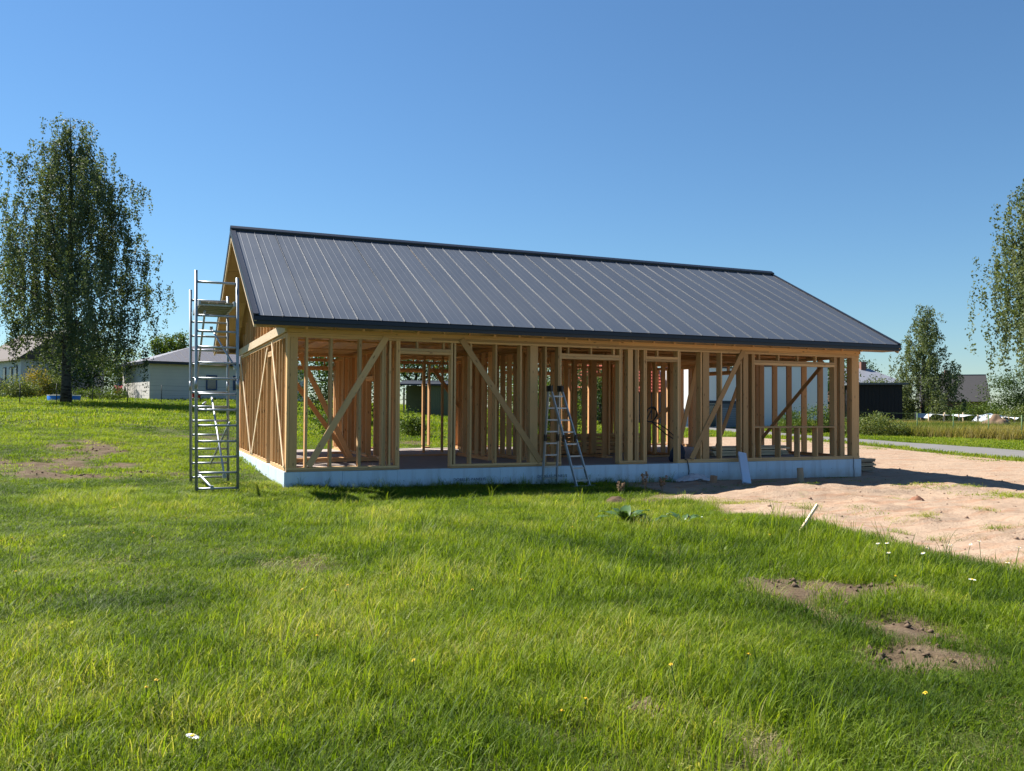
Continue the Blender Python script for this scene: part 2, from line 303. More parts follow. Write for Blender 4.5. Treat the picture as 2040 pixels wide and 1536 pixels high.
# foam foundation panels, joints recessed
def found(a, b, axis, fixed, out):
    n = max(1, round((b-a)/1.2)); st = (b-a)/n
    for i in range(n):
        u0, u1 = a+i*st+.002, a+(i+1)*st-.002; j = .0025*((i*7) % 3)
        o0 = fixed+out*(.0+j); o1 = fixed-out*.095
        m = MB()
        if axis == 'x': m.box((u0, min(o0, o1), -.62), (u1, max(o0, o1), -.004-.003*(i % 2)))
        else: m.box((min(o0, o1), u0, -.62), (max(o0, o1), u1, -.004-.003*(i % 2)))
        m.build('foundation_panel', M_FOAM, H)
found(0, L, 'x', 0, -1); found(0, L, 'x', W, 1); found(.0, W, 'y', 0, -1); found(.0, W, 'y', L, 1)
ZB, ZT = .09, 2.83; T = .045; D = .195
def stud(x, y, z0, z1, w=T, d=D, ax='x', mat=W_FR, name='stud'):
    """ax: wall direction; w is the width along the wall, d the depth across it"""
    return beam(name, (x, y, z0), (x, y, z1), w, d, mat, H, (0, 1, 0) if ax == 'x' else (1, 0, 0))
def hrun(name, a, b, ax, c, z, h, d=D, mat=W_FR):
    p0, p1 = ((a, c, z+h/2), (b, c, z+h/2)) if ax == 'x' else ((c, a, z+h/2), (c, b, z+h/2))
    return beam(name, p0, p1, h, d, mat, H, (0, 1, 0) if ax == 'x' else (1, 0, 0))
yc = .03+D/2
# ---- front wall
FS = [(.445,.05),(.96,.055),(1.585,.06),(2.09,.045),(2.137,.045),(2.25,.045),(2.405,.045),(2.453,.045),(3.68,.045),(3.755,.045),(4.14,T),(4.76,T),(5.385,T),(6.03,T),(6.372,T),(6.42,T),(8.045,T),(8.092,T),(8.50,T),(8.56,T),(8.745,T),(8.793,T),(9.745,T),(9.792,T),(10.44,T),(11.07,T),(11.70,T),(12.072,T),(12.12,T),(14.885,T),(14.932,T)]
for x, w in FS: stud(x, yc, ZB, ZT, w)
for x0, x1 in ((.095,.255),(5.62,5.82),(8.27,8.41),(10.49,10.69),(11.77,11.93),(15.07,15.23),(15.50,15.76)):   # posts: wide face out
    stud((x0+x1)/2, .03+.035, ZB, ZT, x1-x0, .07, name='post'); stud(x0+.025, .03+.135, ZB, ZT, T, .12)
stud(.062, yc, ZB, ZT, .055, D, name='post')
for a, b in ((.04, 2.478), (3.657, 6.445), (8.022, 8.818), (9.72, 15.77)): hrun('bottom_plate', a, b, 'x', yc, .0, .043); hrun('bottom_plate', a, b, 'x', yc, .045, .043)
for a, b, z in ((.035, 5.0, 2.832), (5.004, 10.4, 2.832), (10.404, L-.03, 2.832), (.035, 3.2, 2.88), (3.204, 8.3, 2.88), (8.304, 12.6, 2.88), (12.604, L-.03, 2.88)): hrun('top_plate', a, b, 'x', yc, z, .045)
hrun('rim_beam', .03, 8., 'x', .055, 2.928, .19, .045); hrun('rim_beam', 8.004, L-.03, 'x', .055, 2.928, .19, .045)
def opening(a, b, ax, c, crip, z=2.55, mat=W_FR, top=ZT):
    hrun('header', a, b, ax, c, z, .062, mat=mat); hrun('header', a, b, ax, c, z+.065, .062, mat=mat)
    for u in crip: stud(u if ax == 'x' else c, c if ax == 'x' else u, z+.13, top, T, .10, ax, mat, 'cripple_stud')
opening(2.477, 3.657, 'x', yc, (2.88, 3.50)); opening(6.444, 8.022, 'x', yc, (6.65, 7.27, 7.90)); opening(8.817, 9.722, 'x', yc, (9.16,)); opening(12.144, 14.862, 'x', yc, (12.33, 12.98, 13.63, 14.26))
hrun('window_sill', 12.144, 14.862, 'x', yc, .875, .045)
for u in (12.33, 12.98, 13.63, 14.26): stud(u, yc, ZB, .873, name='cripple_stud')
def brace(p0, p1, w=.14, d=.024, mat=W_FR, side=(0, 1, 0)): return beam('diagonal_brace', p0, p1, w, d, mat, H, side)
brace((.50, .014, .11), (2.15, .014, 2.90)); brace((3.90, .014, 2.92), (5.89, .014, .11)); brace((10.13, .014, .10), (11.76, .014, 2.90))
# ---- back wall
yb = W-.03-D/2
def wallx(y, xs, x0, x1, opens=(), mat=W_IN, plates=True, d=D, gaps=()):
    for x in xs:
        if any(a-.02 < x < b+.02 for a, b in gaps): continue
        if any(a-.03 < x < b+.03 for a, b in opens): continue
        stud(x, y, ZB, ZT, T, d, 'x', mat)
    cuts = sorted(list(opens)+list(gaps)); s = x0
    for a, b in cuts+[(x1, x1)]:
        if a-s > .1: hrun('bottom_plate', s, a, 'x', y, 0, .045, d, mat)
        s = b
    hrun('top_plate', x0, x1, 'x', y, 2.832, .045, d, mat); hrun('top_plate', x0, x1, 'x', y, 2.88, .045, d, mat)
    for a, b in opens:
        for u in (a-.024, b+.024): stud(u, y, ZB, ZT, T, d, 'x', mat)
        opening(a, b, 'x', y, np.arange(a+.35, b-.1, .62), mat=mat)
wallx(yb, np.arange(.35, 15.5, .62), .04, L-.04, ((1.05, 2.95), (4.95, 5.95), (6.2, 7.0), (8.95, 11.15), (12.35, 13.5)))
for x in (.06, L-.06): stud(x, yb, ZB, ZT, .05, D, 'x', W_IN, 'post')
# ---- gable walls
def wally(x, ys, y0, y1, opens=(), mat=W_IN, d=D, z=2.55):
    for y in ys:
        if any(a-.03 < y < b+.03 for a, b in opens): continue
        stud(x, y, ZB, ZT, T, d, 'y', mat)
    cuts = sorted(opens); s = y0
    for a, b in list(cuts)+[(y1, y1)]:
        if a-s > .1: hrun('bottom_plate', s, a, 'y', x, 0, .045, d, mat); hrun('bottom_plate', s, a, 'y', x, .046, .042, d, mat)
        s = b
    hrun('top_plate', y0, y1, 'y', x, 2.832, .045, d, mat); hrun('top_plate', y0, y1, 'y', x, 2.88, .045, d, mat)
    for a, b in opens:
        for u in (a-.024, b+.024): stud(x, u, ZB, ZT, T, d, 'y', mat)
        opening(a, b, 'y', x, np.arange(a+.3, b-.1, .6), z, mat)
xg = .03+D/2
wally(xg, [.30,.72,1.15,1.62,2.05,2.2,3.3,3.75,4.3,4.9,5.5,6.1,6.7,7.3,7.9,8.5,9.1], .23, W-.24, ((2.42, 3.06),), W_FR)
for p0, p1 in (((.014, 3.09, 2.76), (.014, 6.02, .09)), ((.014, 2.25, 2.84), (.014, .20, .10)), ((.014, 9.25, 2.84), (.014, 6.3, .09))): brace(p0, p1, .10, .024, W_PALE, (1, 0, 0))
beam('gable_beam', (.003, .03, 3.03), (.003, W-.03, 3.03), .20, .045, W_PALE, H, (1, 0, 0))
xh = L-.03-D/2
wally(xh, [.9,1.45,2.13,2.79,3.45,4.08,8.0,8.6,9.2], .23, W-.24, ((4.3, 7.75),), W_IN)
brace((L-.225-.02, 4.15, .25), (L-.225-.02, 1.15, 2.75), .12, .024, W_IN, (1, 0, 0))
beam('gable_beam', (L-.003, .03, 3.03), (L-.003, W-.03, 3.03), .20, .045, W_FR, H, (1, 0, 0))
for x in (xg, xh):
    for y in np.arange(.55, W-.3, .6):
        zt = roof_z(y)-.30
        if zt > 3.2: beam('gable_stud', (x, y, 2.93), (x, y, zt), T, .145, W_FR, H, (1, 0, 0))
# ---- partitions
def party(x, y0, y1, sp, opens=(), d=.12): wally(x, np.arange(y0+.03, y1, sp), y0, y1, opens, W_IN, d, 2.08)
party(3.02, 2.35, 9.45, .46, ((4.3, 5.1),), .145); party(6.45, 2.3, 7.1, .46, (), .145); party(5.6, 2.5, 4.9, .48, (), .10); party(9.1, 2.66, 6.1, .60, (), .145); party(7.75, 3.2, 5.6, .62, (), .12); party(11.35, 2.7, 6.6, .46, ((4.0, 4.9),), .145); party(7.0, 7.1, 9.45, .40, (), .145)
wallx(5.0, (3.2, 3.75, 4.58, 5.12, 5.75), 3.0, 6.4, (), W_IN, d=.12); wallx(2.64, np.arange(9.2, 11.3, .5), 9.1, 11.35, (), W_IN, d=.12, gaps=((9.3, 10.2),)); wallx(6.4, np.arange(9.6, 12.3, .62), 9.1, 12.2, (), W_IN, d=.12, gaps=((9.3, 10.9),))
wallx(2.3, (6.5, 6.95), 6.4, 7.0, (), W_IN, d=.12); wallx(3.3, np.arange(6.75, 9., .56), 6.5, 9.05, (), W_IN, d=.12, gaps=((7.3, 8.1),)); wallx(6.9, np.arange(.9, 2.9, .6), .25, 2.95, (), W_IN, d=.12, gaps=((1.2, 2.35),))
brace((.77, 3.0, 2.66), (2.08, 3.0, .05), .13, .03, W_IN); brace((.80, 3.65, 1.95), (2.15, 3.65, .06), .12, .03, W_IN); brace((5.47, 7.0, 2.6), (6.35, 7.0, 1.4), .12, .03, W_IN)
brace((10.75, 1.6, .06), (11.5, 1.6, 2.9), .13, .03, W_IN); brace((13.05, 3.0, .06), (14.0, 3.0, 2.3), .12, .03, W_IN); brace((11.42, 4.1, .9), (12.4, 4.0, 1.6), .12, .03, W_IN); brace((7.3, 4.2, 2.7), (8.1, 4.2, .06), .12, .03, W_IN)
# ---- trusses: bottom chord, two top chords, webs
for x in np.r_[.36, np.arange(.95, 15.3, .60), 15.44]:
    beam('bottom_chord', (x, .10, 3.03), (x, W-.10, 3.03), T, .195, W_IN, H, (0, 0, 1))
    for s in (0, 1):
        y0, y1 = (YE+.10, YR-.01) if s == 0 else (YB-.10, YR+.01)
        off = .21
        beam('top_chord', (x, y0, roof_z(y0)-off), (x, y1, roof_z(y1)-off), T, .17, W_IN, H, (0, 0, 1))
        ym = YR+(-1 if s == 0 else 1)*2.4
        beam('truss_web', (x, ym, 3.13), (x, ym, roof_z(ym)-.31), T, .12, W_IN, H, (0, 1, 0))
for y in (1.9, 4.85, 7.8): beam('ceiling_batten', (.3, y, 2.915), (15.5, y, 2.915), .04, .10, W_IN, H, (0, 1, 0))
for k in range(11):
    y = .62+k*.85; beam('ceiling_batten', (.28, y, 3.15), (L-.28, y, 3.15), .03, .10, W_IN, H, (0, 1, 0))
# roof deck boards under the metal and plywood soffit under the overhangs
for s in (0, 1):
    sg = -1 if s == 0 else 1; yo = YE if s == 0 else YB; Ls = (YR-YE)/math.cos(ANG)
    for k in range(4):
        a0, a1 = k/4+.002, (k+1)/4-.002
        p = [(yo+(YR-yo)*a, roof_z(yo+(YR-yo)*a)) for a in (a0+(.02 if k == 0 else 0), a1)]
        def slab(name, x0, x1, t0, t1, mat):
            m = MB(); (ya, za), (yb_, zb) = p
            pts = [(x0, ya, za-t0), (x1, ya, za-t0), (x1, yb_, zb-t0), (x0, yb_, zb-t0), (x0, ya, za-t1), (x1, ya, za-t1), (x1, yb_, zb-t1), (x0, yb_, zb-t1)]
            fs = [(0,1,2,3),(7,6,5,4),(4,5,1,0),(5,6,2,1),(6,7,3,2),(7,4,0,3)]
            m.add(pts, fs if s == 0 else [f[::-1] for f in fs]); return m.build(name, mat, H)
        slab('roof_board', XL+.05, XR-.05, .075, .115, W_PLY)
        slab('soffit_board', XL+.055, -.03, .20, .218, W_PLY); slab('soffit_board', L+.03, XR-.055, .20, .218, W_PLY)
    # rake boards and dark rake flashing with its two folded edges
    for x0, x1, sgn in ((XL+.012, XL+.05, -1), (XR-.05, XR-.012, 1)):
        y0, y1 = yo-.0*sg, YR
        beam('rake_board', ((x0+x1)/2, y0-.02*sg, roof_z(y0)-.17), ((x0+x1)/2, y1, roof_z(y1)-.17), .045, .165, W_PALE, H, (0, 0, 1))  # pale timber puts the sunlit rake edge into the colour
        xm = XL if sgn < 0 else XR
        m = MB()
        for xa, xb, za, zb in ((xm-.008, xm+.006, -.155, .035), (xm-.008, xm+.10, .022, .034), (xm+.085, xm+.10, .002, .036)):
            if sgn > 0: xa, xb = 2*xm-xb, 2*xm-xa
            ya, yb2 = yo+.01*sg, YR
            pts = [(xx, yy, roof_z(yy)+zz) for yy in (ya, yb2) for xx, zz in ((xa, za), (xb, za), (xb, zb), (xa, zb))]
            m.add(pts, [(0,1,2,3),(7,6,5,4),(0,4,5,1),(1,5,6,2),(2,6,7,3),(3,7,4,0)])
        m.build('rake_flashing', M_TRIM, H)
# ---- standing seam panels
bx = [XL+.02]+[-.14+.51*i for i in range(33)]+[XR-.02]
_pm = {}
def panel(x0, x1, s):
    w = round(x1-x0, 3); key = (w, s)
    if key not in _pm:
        prof = [(0, -.004), (0, .021), (.010, .021), (.011, .0)]
        for c in (.33, .64): prof += [(w*c-.012, 0), (w*c-.006, .002), (w*c+.006, .002), (w*c+.016, 0)]
        prof += [(w-.002, 0), (w-.002, -.004)]
        n = len(prof); Ls = (YR-YE)/math.cos(ANG); V = []
        for t in (0, .5, 1):
            for u, v in prof:
                a = t*Ls-.01; V.append((u, a*math.cos(ANG)-v*math.sin(ANG), a*math.sin(ANG)+v*math.cos(ANG)))
        Fp = [(i*n+j, i*n+j+1, (i+1)*n+j+1, (i+1)*n+j) for i in range(2) for j in range(n-1)]
        Fp += [tuple(range(n-1, -1, -1))]
        mb = MB(); mb.add(V, Fp); _pm[key] = mb.mesh('roof_panel', M_ROOF)
    o = bpy.data.objects.new('roof_panel', _pm[key])
    if s == 0: o.matrix_basis = Matrix.Translation((x0, YE, ZE))
    else: o.matrix_basis = Matrix.Translation((x1, YB, ZE))@Matrix.Rotation(math.pi, 4, 'Z')
    o.matrix_basis = o.matrix_basis@Matrix.Rotation(random.Random(int(x0*100)).uniform(-.0035, .0035), 4, 'Y')
    link(o, H)
for s in (0, 1):
    for i in range(len(bx)-1): panel(bx[i], bx[i+1], s)
# ridge cap
m = MB(); pr = [(0, -.14, -.010), (0, -.14, -.045), (0, -.132, -.045), (0, -.125, -.0), (0, 0, .062), (0, .125, 0), (0, .132, -.045), (0, .14, -.045), (0, .14, -.010), (0, 0, .075)]
m.prism(pr[::-1], (XL-.01, YR, ZR+.02), (XR+.01, YR, ZR+.02)); m.build('ridge_cap', M_TRIM, H)
m = MB(); m.box((XL+.03, YR-.118, ZR-.055), (XR-.03, YR-.108, ZR+.012)); m.box((XL+.03, YR+.108, ZR-.055), (XR-.03, YR+.118, ZR+.012)); m.build('ridge_closure', M_TRIM, H)
# eaves: sloped drip flashing, fascia, soffit strip
for s in (0, 1):
    sg = 1 if s == 0 else -1; y = YE if s == 0 else YB
    q = lambda l: [(0, a*sg, b) for a, b in l] if s == 0 else [(0, a*sg, b) for a, b in l][::-1]
    MB().prism(q([(.03, -.006), (-.022, -.026), (-.030, -.105), (-.018, -.108), (-.010, -.034), (.03, -.02)]), (XL-.005, y, ZE), (XR+.005, y, ZE)).build('drip_flashing', M_TRIM, H)
    MB().prism(q([(.012, -.03), (-.004, -.03), (-.004, -.185), (.012, -.185)]), (XL+.0, y, ZE), (XR-.0, y, ZE)).build('fascia', M_TRIM, H)
    MB().box((XL+.06, min(y+.02*sg, y+.05*sg), ZE-.18), (XR-.06, max(y+.02*sg, y+.05*sg), ZE-.03)).build('fascia_board', W_FR, H)
    yy0, yy1 = (y+.055, .04) if s == 0 else (W-.04, y-.055)
    for k in range(7):
        x0 = XL+.06+k*(XR-XL-.12)/7; x1 = x0+(XR-XL-.12)/7-.004
        MB().box((x0, yy0, ZE-.19), (x1, yy1, ZE-.172)).build('eaves_soffit', W_PLY, H)
# printed marks on the foam
def text_mesh(txt, size, name, mat, mtx, parent, **k):
    cu = bpy.data.curves.new(name, 'FONT'); cu.body = txt; cu.size = size; cu.space_character = 1.12
    to = bpy.data.objects.new(name, cu); COL.objects.link(to); bpy.context.view_layer.update()
    me = bpy.data.meshes.new_from_object(to.evaluated_get(bpy.context.evaluated_depsgraph_get())); bpy.data.objects.remove(to)
    me.materials.clear(); me.materials.append(mat); o = bpy.data.objects.new(name, me); o.matrix_basis = mtx; return link(o, parent, **k)
RX = Matrix.Rotation(math.pi/2, 4, 'X')
text_mesh('DOBELES PANELIS', .088, 'printed_lettering', M_TEXT, Matrix.Translation((3.72, -.012, -.285))@RX, H)
text_mesh('DOBELES PANELIS', .088, 'printed_lettering', M_TEXT, Matrix.Translation((5.80, -.012, -.262))@RX, H)
# ------------------------------------------------------------------ scaffold tower
def scaffold():
    x0, x1, y0, y1 = -1.76, -1.00, -.82, 1.28; zb = gz(-1.4, -.2)
    T_ = thing('scaffold_tower', (-1.38, .2, zb), 'aluminium rung scaffold tower with raised platform beside the left gable', 'scaffold')
    lean = lambda q: (q[0]-.016*(q[2]-zb), q[1], q[2])
    zs = {0: (gz(x0, y0)-.02, 3.98), 1: (gz(x0, y1)-.02, 3.86)}
    for i, y in enumerate((y0, y1)):
        a, b = zs[i]
        for x in (x0, x1):
            xb = x; g = gz(x, y)-.03
            MB().tube([lean((xb, y, g)), lean((xb, y, 1.78)), lean((xb, y, b if x == x0 else b-.10))], .030, 10).build('upright', M_GALV, T_, True)
            MB().tube([lean((xb, y, 1.70)), lean((xb, y, 1.90))], .031, 10).build('joint_sleeve', M_ALU, T_, True)
        z = -.22+(.06 if i else 0)
        while z < 3.3:
            p = [lean((x0+.02, y, z)), lean((x1-.02, y, z))]
            MB().tube(p, .022, 8).build('rung', M_ALU, T_, True); z += .303
        MB().tube([lean((x0+.02, y, b-.22)), lean((x1-.02, y, b-.22))], .024, 8).build('guard_rail', M_ALU, T_, True)
    # platform: frame, boards and cross ribs
    zp = 3.36
    for k in range(4):
        xa = x0+.08+k*.155; MB().box((xa-.016*3.6, y0+.04, zp), (xa+.148-.016*3.6, y1-.04, zp+.022)).build('platform_board', W_OLD, T_)
    for xa in (x0+.045, x1-.075): MB().box((xa-.058, y0-.02, zp-.045), (xa-.018, y1+.02, zp+.05)).build('platform_side', M_ALU, T_)
    for k in range(6):
        yy = y0+.10+k*.37; MB().box((x0+.06-.058, yy, zp-.04), (x1-.06-.058, yy+.045, zp-.002)).build('platform_rib', M_ALU, T_)
    def dg(a, b, r=.021): MB().tube([lean(a), lean(b)], r, 8).build('diagonal_tube', M_ALU, T_, True)
    dg((x1-.25, y0, .02), (x1-.33, y1, 1.55)); dg((x0+.40, y1, .12), (x1-.15, y0, 1.05)); dg((x1-.04, y0, 2.12), (x0+.42, y1, 3.05)); dg((x0+.12, y1, 1.9), (x0+.16, y0, 3.2)); dg((x0+.28, y0, -.20), (x0+.1, y1, -.02), .026); dg((x0+.12, y0, 1.40), (x0+.3, y1, 1.45))
    for q in ((x1-.25, y0, .02), (x1-.04, y0, 2.12), (x0+.42, y1, 3.05), (x0+.28, y0, -.2)): MB().cbox(lean(q), (.06, .07, .075)).build('hook_clamp', M_GALV, T_)
scaffold()
# ------------------------------------------------------------------ folding ladder
def ladder():
    c, s = math.cos(.20), math.sin(.20); wv = Vector((c, s, 0)); sp = Vector((s*1.1, -c, 0)).normalized()
    base = Vector((6.30, -.42, 0)); top = base+Vector((0, 0, 1.90))-Vector((.25, 0, 0)); top.z = 1.80
    T_ = thing('folding_ladder', (base.x, base.y, gz(base.x, base.y)), 'open aluminium folding ladder standing in front of the frame wall', 'ladder')
    for side, w, spread in ((1, .19, .62), (-1, .21, .46)):
        foot = base+sp*spread*1.0+wv*(.06 if side > 0 else -.16) if side > 0 else base-sp*.30+wv*-.20
        foot.z = gz(foot.x, foot.y)-.02; tp = top+sp*(.05*side)
        for k in (-1, 1):
            wt = .155; MB().bar(foot+wv*w*k, tp+wv*wt*k, .026, .062, sp).build('rail', M_ALU, T_)
            m = foot.lerp(tp, .50)+wv*(w+wt)/2*k; MB().cbox(m, (.05, .075, .16)).build('hinge', M_BLACK, T_)
            MB().cbox(tp+wv*wt*k+Vector((0, 0, .02)), (.055, .10, .14)).build('hinge', M_BLACK, T_)
        for i in range(8):
            t = .075+i*.122; q = foot.lerp(tp, t); ww = w+(.155-w)*t
            MB().bar(q-wv*ww, q+wv*ww, .028, .034, (0, 0, 1)).build('rung', M_ALU, T_)
        if side > 0:
            q = foot+Vector((0, 0, .035)); MB().bar(q-wv*.34, q+wv*.34, .05, .045, (0, 0, 1)).build('stabiliser_bar', M_ALU, T_)
            for k in (-1, 1): MB().cbox(q+wv*.34*k, (.05, .06, .06)).build('rubber_foot', M_BLACK, T_)
ladder()
# ------------------------------------------------------------------ loose things round the house
b = Vector((11.02, -1.05, gz(11.02, -1.05)-.01)); t = Vector((11.66, -.045, .22))
pk = beam('foam_plank', b, t, .21, .07, M_FOAM2, None, (0, -.5, 1), label='pale blue foam plank leaning against the foundation', cat='plank')
def crumple(name, c, rx, ry, h, mat, seed, n=26, **k):
    rng = np.random.default_rng(seed); V = []; Fq = []
    for i in range(n):
        for j in range(n):
            u, v = i/(n-1)*2-1, j/(n-1)*2-1; x = c[0]+u*rx; y = c[1]+v*ry*(1-.25*u)
            hh = h*max(0, 1-u*u*.9-v*v*.8)*(.45+.9*fbm(np.array([u*3+seed]), np.array([v*3.]), 1., seed)[0])+.03*vnoise(np.array([u*9+5.]), np.array([v*9.]), 1., seed)[0]
            V.append((x, y, gz(x, y)+.006+hh))
    for i in range(n-1):
        for j in range(n-1): Fq.append((i*n+j, (i+1)*n+j, (i+1)*n+j+1, i*n+j+1))
    V = np.array(V); o0 = np.array([c[0], c[1], V[:, 2].min()]); o = npmesh(name, V-o0, Fq, mat, True, **k); o.matrix_basis = Matrix.Translation(o0); return o
def film_mat():
    k = N('plastic_film'); k.bsdf((.80, .82, .86), .22, spec=.6, **{'Transmission Weight': .35, 'Alpha': .9}); return k.m
crumple('plastic_sheet', (9.85, -.50), .52, .30, .17, film_mat(), 4, label='crumpled clear plastic sheet lying against the foundation', cat='plastic sheet')
beam('clay_block', (10.05, -1.0, gz(10.05, -1.)-.01), (10.06, -1.02, gz(10.05, -1.)+.17), .13, .12, plain('fired_clay', (.36, .20, .12), .9, 0, .2, 12), None, (.9, .3, .1), label='small brown block standing beside the plastic sheet', cat='block')
z = gz(12.15, -1.65); MB().tube([(12.15, -1.65, z-.05), (12.16, -1.66, z+.18), (12.15, -1.65, z+.36)], [.085, .08, .075], 9).build('wooden_stump_post', W_OLD, None, label='short dark post stump standing in the shaded sand', cat='post')  # darker wood chosen so the colour carries the shade on the stump
zs = gz(5.75, -8.8); MB().bar((5.72, -8.8, zs-.05), (6.06, -8.86, zs+.42), .035, .028, (0, 1, 0)).build('wooden_stake', W_PALE, None, label='pale wooden stake leaning out of the grass by the sand', cat='stake')
MB().tube([(9.93, .02, .09), (9.965, -.03, .075), (10.0, -.035, -.05), (10.02, -.04, -.2), (9.99, -.05, -.36), (9.97, -.08, gz(9.97, -.1))], .013, 6).build('black_cable', M_BLACK, None, True, label='black cable hanging over the edge below the diagonal brace', cat='cable')
MB().tube([(15.50, -.018, .04), (15.505, -.016, -.1), (15.49, -.016, -.2), (15.52, -.017, -.33), (15.50, -.03, gz(15.5, -.05))], .007, 6).build('thin_cord', M_BLACK, None, True, label='thin dark cord hanging down the foundation at the right corner', cat='cord')
pts = []
for i in range(58):
    a = i*.24; r = .165+.018*math.sin(i*.5); pts.append((9.14+r*math.cos(a), .32+.012*i/10+.02*math.sin(i*.9), 1.22+r*1.15*math.sin(a)))
pts += [(9.0, .36, 1.06), (9.15, .36, 1.035), (9.35, .36, 1.0), (9.6, .36, .86), (9.9, .36, .62)]
coil = MB().tube(pts, .014, 6); coil.tube([(9.18, .36, 1.03), (9.35, .37, .90), (9.6, .37, .72), (9.9, .37, .56)], .014, 6)
coil.build('black_hose_coil', M_BLACK, None, True, label='coil of black hose hanging in the narrow doorway', cat='hose')
def pile(name, org, nx_, nz, L_, w, h, gap, mat, label, rot=0., every=3, seed=1):
    rng = random.Random(seed); R = Matrix.Rotation(rot, 3, 'Z'); T_ = thing(name, org, label, 'lumber stack'); z = org[2]
    for k in range(nz):
        if k % every == 0:
            for u in (-.38, .0, .38): beam('spacer', Vector((0, 0, z+.012))+Vector((org[0], org[1], 0))+R@Vector((u*L_, -nx_*(w+gap)/2, 0)), Vector((org[0], org[1], z+.012))+R@Vector((u*L_, nx_*(w+gap)/2, 0)), .024, .05, W_OLD, T_, (1, 0, 0))
            z += .025
        for j in range(nx_):
            y = (j-(nx_-1)/2)*(w+gap)+rng.uniform(-.006, .006); e = rng.uniform(-.09, .09)
            beam('board', Vector((org[0], org[1], z+h/2))+R@Vector((-L_/2+e, y, 0)), Vector((org[0], org[1], z+h/2))+R@Vector((L_/2+e, y, 0)), h, w, mat, T_, R@Vector((0, 1, 0)))
        z += h+.003
pile('lumber_stack', (9.7, 4.75, .0), 4, 10, 4.2, .10, .045, .012, W_IN, 'tall stack of sawn battens on the floor behind the ladder', .06, 2, 3)
pile('lumber_stack', (13.7, 2.35, .0), 3, 5, 2.8, .15, .045, .01, W_PALE, 'low stack of pale boards behind the wide window opening', .05, 3, 5)
pile('lumber_stack', (1.55, 2.9, .0), 2, 2, 2.3, .15, .045, .08, W_IN, 'few loose boards lying on the floor in the left room', .08, 3, 8)
pile('dark_board_stack', (17.15, 1.85, gz(17.15, 1.85)), 5, 6, 1.25, .19, .045, .012, W_OLD, 'low stack of dark boards on the sand beyond the right corner', .2, 2, 9)
def mound(name, c, r, h, mat, seed, label, cat, n=22):
    V = []; F_ = []
    for i in range(n):
        for j in range(n):
            u, v = i/(n-1)*2-1, j/(n-1)*2-1; d = math.hypot(u, v); x, y = c[0]+u*r, c[1]+v*r*.8
            hh = h*max(0, 1-d*d)**1.1*(.6+.8*fbm(np.array([u*2.5+7]), np.array([v*2.5+seed]), 1., seed)[0]); V.append((x, y, gz(x, y)-.03+hh))
    F_ = [(i*n+j, (i+1)*n+j, (i+1)*n+j+1, i*n+j+1) for i in range(n-1) for j in range(n-1)]; V = np.array(V); o0 = np.array([c[0], c[1], V[:, 2].min()])
    o = npmesh(name, V-o0, F_, mat, True, label=label, cat=cat); o.matrix_basis = Matrix.Translation(o0)
M_SOIL = plain('dark_soil', (.11, .075, .05), .95, 0, .4, 9, .8, .1)
mound('soil_heap', (5.55, -4.15), .32, .16, M_SOIL, 3, 'small dark soil heap in the grass before the sand', 'soil heap')
mound('clay_clod', (11.6, -5.6), .22, .12, plain('red_clay', (.24, .12, .075), .95, 0, .3, 12, .6, .1), 6, 'small reddish clod on the open sand', 'clod')

m_bag = plain('blue_bag', (.02, .03, .075), .55, 0, .2, 5)
def bag(c, label):
    A = []; n = 14; V = []; rng = np.random.default_rng(4)
    for i, (z, r) in enumerate(((0, .17), (.1, .21), (.25, .19), (.4, .13), (.5, .05), (.56, .08), (.58, .01))):
        for j in range(n): a = 6.283*j/n; q = r*(1+.16*math.sin(3*a+i)+.08*math.sin(7*a+2*i)); V.append((c[0]+q*math.cos(a)+.06*z, c[1]+q*.8*math.sin(a), c[2]+z))
    m = MB(); m.add(V, [(i*n+j, i*n+(j+1) % n, (i+1)*n+(j+1) % n, (i+1)*n+j) for i in range(6) for j in range(n)]+[tuple(range(n-1, -1, -1))]); m.build('rubble_bag', m_bag, None, True, label=label, cat='bag')
bag((10.02, .5, .001), 'dark blue bag standing on the floor right of the narrow doorway')
m_dryp = plain('dry_stalk', (.20, .125, .075), .9, 0, .3, 9)
def stalk(x, y, h, seed, label):
    rng = random.Random(seed); z = gz(x, y); A = thing('dry_weed', (x, y, z), label, 'plant', 'dry weeds at the shadow edge')
    for i in range(4):
        a = rng.uniform(0, 6.28); l = h*rng.uniform(.7, 1.1); tx, ty = x+math.cos(a)*l*.25, y+math.sin(a)*l*.25
        MB().tube([(x, y, z-.02), (x+(tx-x)*.4, y+(ty-y)*.4, z+l*.55), (tx, ty, z+l)], [.006, .005, .002], 5).build('stalk', m_dryp, A); m = MB()
        for k in range(16): t = rng.uniform(.45, 1.); c = Vector((x+(tx-x)*t+rng.uniform(-.03, .03), y+(ty-y)*t+rng.uniform(-.03, .03), z+l*t)); m.cbox(c, (.022, .016, .024), Matrix.Rotation(rng.uniform(0, 3), 3, 'X'))
        o = m.build('seed_heads', m_dryp, A); o['kind'] = 'stuff'
stalk(7.05, -2.75, .42, 1, 'tallest brown dry weed at the edge of the house shadow'); stalk(6.3, -3.0, .26, 2, 'short brown dry weed left of the taller dry weeds'); stalk(7.55, -2.6, .34, 3, 'brown dry weed right of the tallest dry weed')

